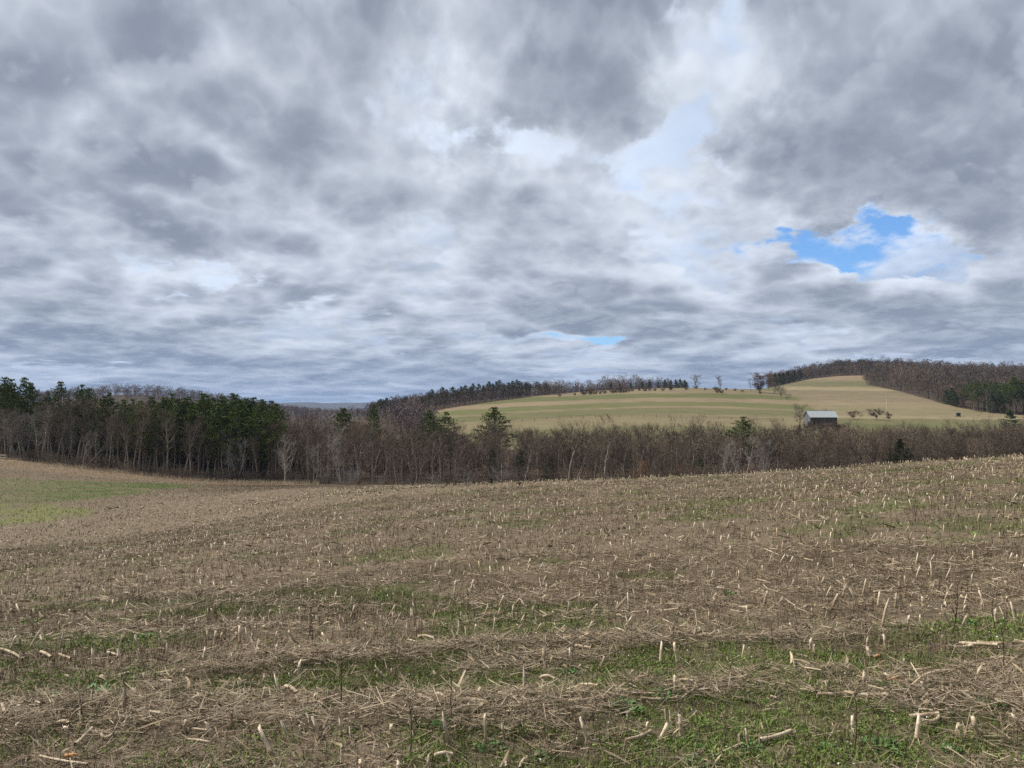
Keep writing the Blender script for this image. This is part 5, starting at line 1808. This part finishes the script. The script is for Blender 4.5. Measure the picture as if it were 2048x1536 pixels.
def build_cobs():
    r = np.random.default_rng(700)
    for k, (px, py, L, az, lab) in enumerate([(1776, 1366, 0.105, 0.1, "bare orange corn cob lying on the straw at right"),
                                              (1748, 1320, 0.07, 0.5, "smaller orange corn cob half in husk, above the larger one"),
                                              (128, 1521, 0.06, 0.2, "orange cob fragment at the lower left corner"),
                                              (938, 1202, 0.05, 2.6, "small tan cob fragment in the middle distance")]):
        p = hit(px, py) + np.array([0, 0, 0.02])
        n, s = 13, 12
        V, T = [], []
        for i in range(n):
            t = i / (n - 1)
            R = 0.16 * math.sin(math.pi * min(1, t * 0.85 + 0.13)) ** 0.6
            for j in range(s):
                a = 2 * math.pi * (j + 0.5 * (i % 2)) / s
                q = R * (1 + 0.10 * r.uniform(-1, 1))
                V.append((t, q * math.cos(a), q * math.sin(a)))
                T.append(r.random())
        F = [[i * s + j, i * s + (j + 1) % s, (i + 1) * s + (j + 1) % s, (i + 1) * s + j] for i in range(n - 1) for j in range(s)]
        V += [(-0.01, 0, 0), (1.01, 0, 0)]
        T += [0.9, 0.9]
        F3 = [[j, len(V) - 2, (j + 1) % s] for j in range(s)] + [[(n - 1) * s + j, (n - 1) * s + (j + 1) % s, len(V) - 1] for j in range(s)]
        root = add("corn_cob", None, loc=tuple(p), rz=az, scale=L, label=lab, category="corn cob")
        add("cob", mesh_np("cob", np.array(V), [np.array(F), np.array(F3)], COB, dict(tone=np.array(T)), False), root)
        G = Geo()
        for q in range(3):
            a = r.uniform(0, 6.28)
            o = np.array([0, math.cos(a), math.sin(a)])
            t = np.linspace(0, 1, 4)
            ribbon(G, np.array([0.02, 0, 0])[None] + o[None] * (0.08 + 0.25 * t)[:, None] + np.array([1.0, 0, 0])[None] * (0.45 * t - 0.1)[:, None], np.array([0.1, 0.16, 0.12, 0.02]), 0.7, np.array([0.2, -math.sin(a), math.cos(a)]))
        add("husk", G.mesh("cob_husk", LEAF), root)


def build_mounds():
    dirt, N, b = new_mat("fresh_dirt", 0.95, 0.05)
    n = N.noise(N.new('ShaderNodeTexCoord').outputs['Object'], 9.0, 4, 0.6)
    N.put(b.inputs['Base Color'], N.mix(n, (0.035, 0.024, 0.016), (0.085, 0.06, 0.042)))
    r = np.random.default_rng(720)
    for px, py, R, lab in [(220, 1018, 0.17, "left of two dark molehills beside the grassy swale"), (233, 1016, 0.18, "right of two dark molehills beside the grassy swale"), (191, 1027, 0.13, "small dark molehill just below the pair near the swale")]:
        p = hit(px, py)
        n, s = 7, 16
        V = [(0, 0, 0.5 * R)]
        for i in range(1, n):
            t = i / (n - 1)
            for j in range(s):
                a = 2 * math.pi * j / s
                q = R * t * (1 + 0.18 * r.uniform(-1, 1))
                V.append((q * math.cos(a), q * math.sin(a), R * (0.5 * (1 - t ** 1.6) - 0.06 * (t == 1)) + 0.05 * R * r.uniform(-1, 1)))
        F3 = [[0, 1 + j, 1 + (j + 1) % s] for j in range(s)]
        F = [[1 + (i - 1) * s + j, 1 + i * s + j, 1 + i * s + (j + 1) % s, 1 + (i - 1) * s + (j + 1) % s] for i in range(1, n - 1) for j in range(s)]
        add("molehill", mesh_np("molehill", np.array(V), [np.array(F), np.array(F3)], dirt), loc=tuple(p), label=lab, category="molehill")


build_stubble()
build_fallen()
build_ground_cover()
build_weeds()
build_cobs()
build_mounds()
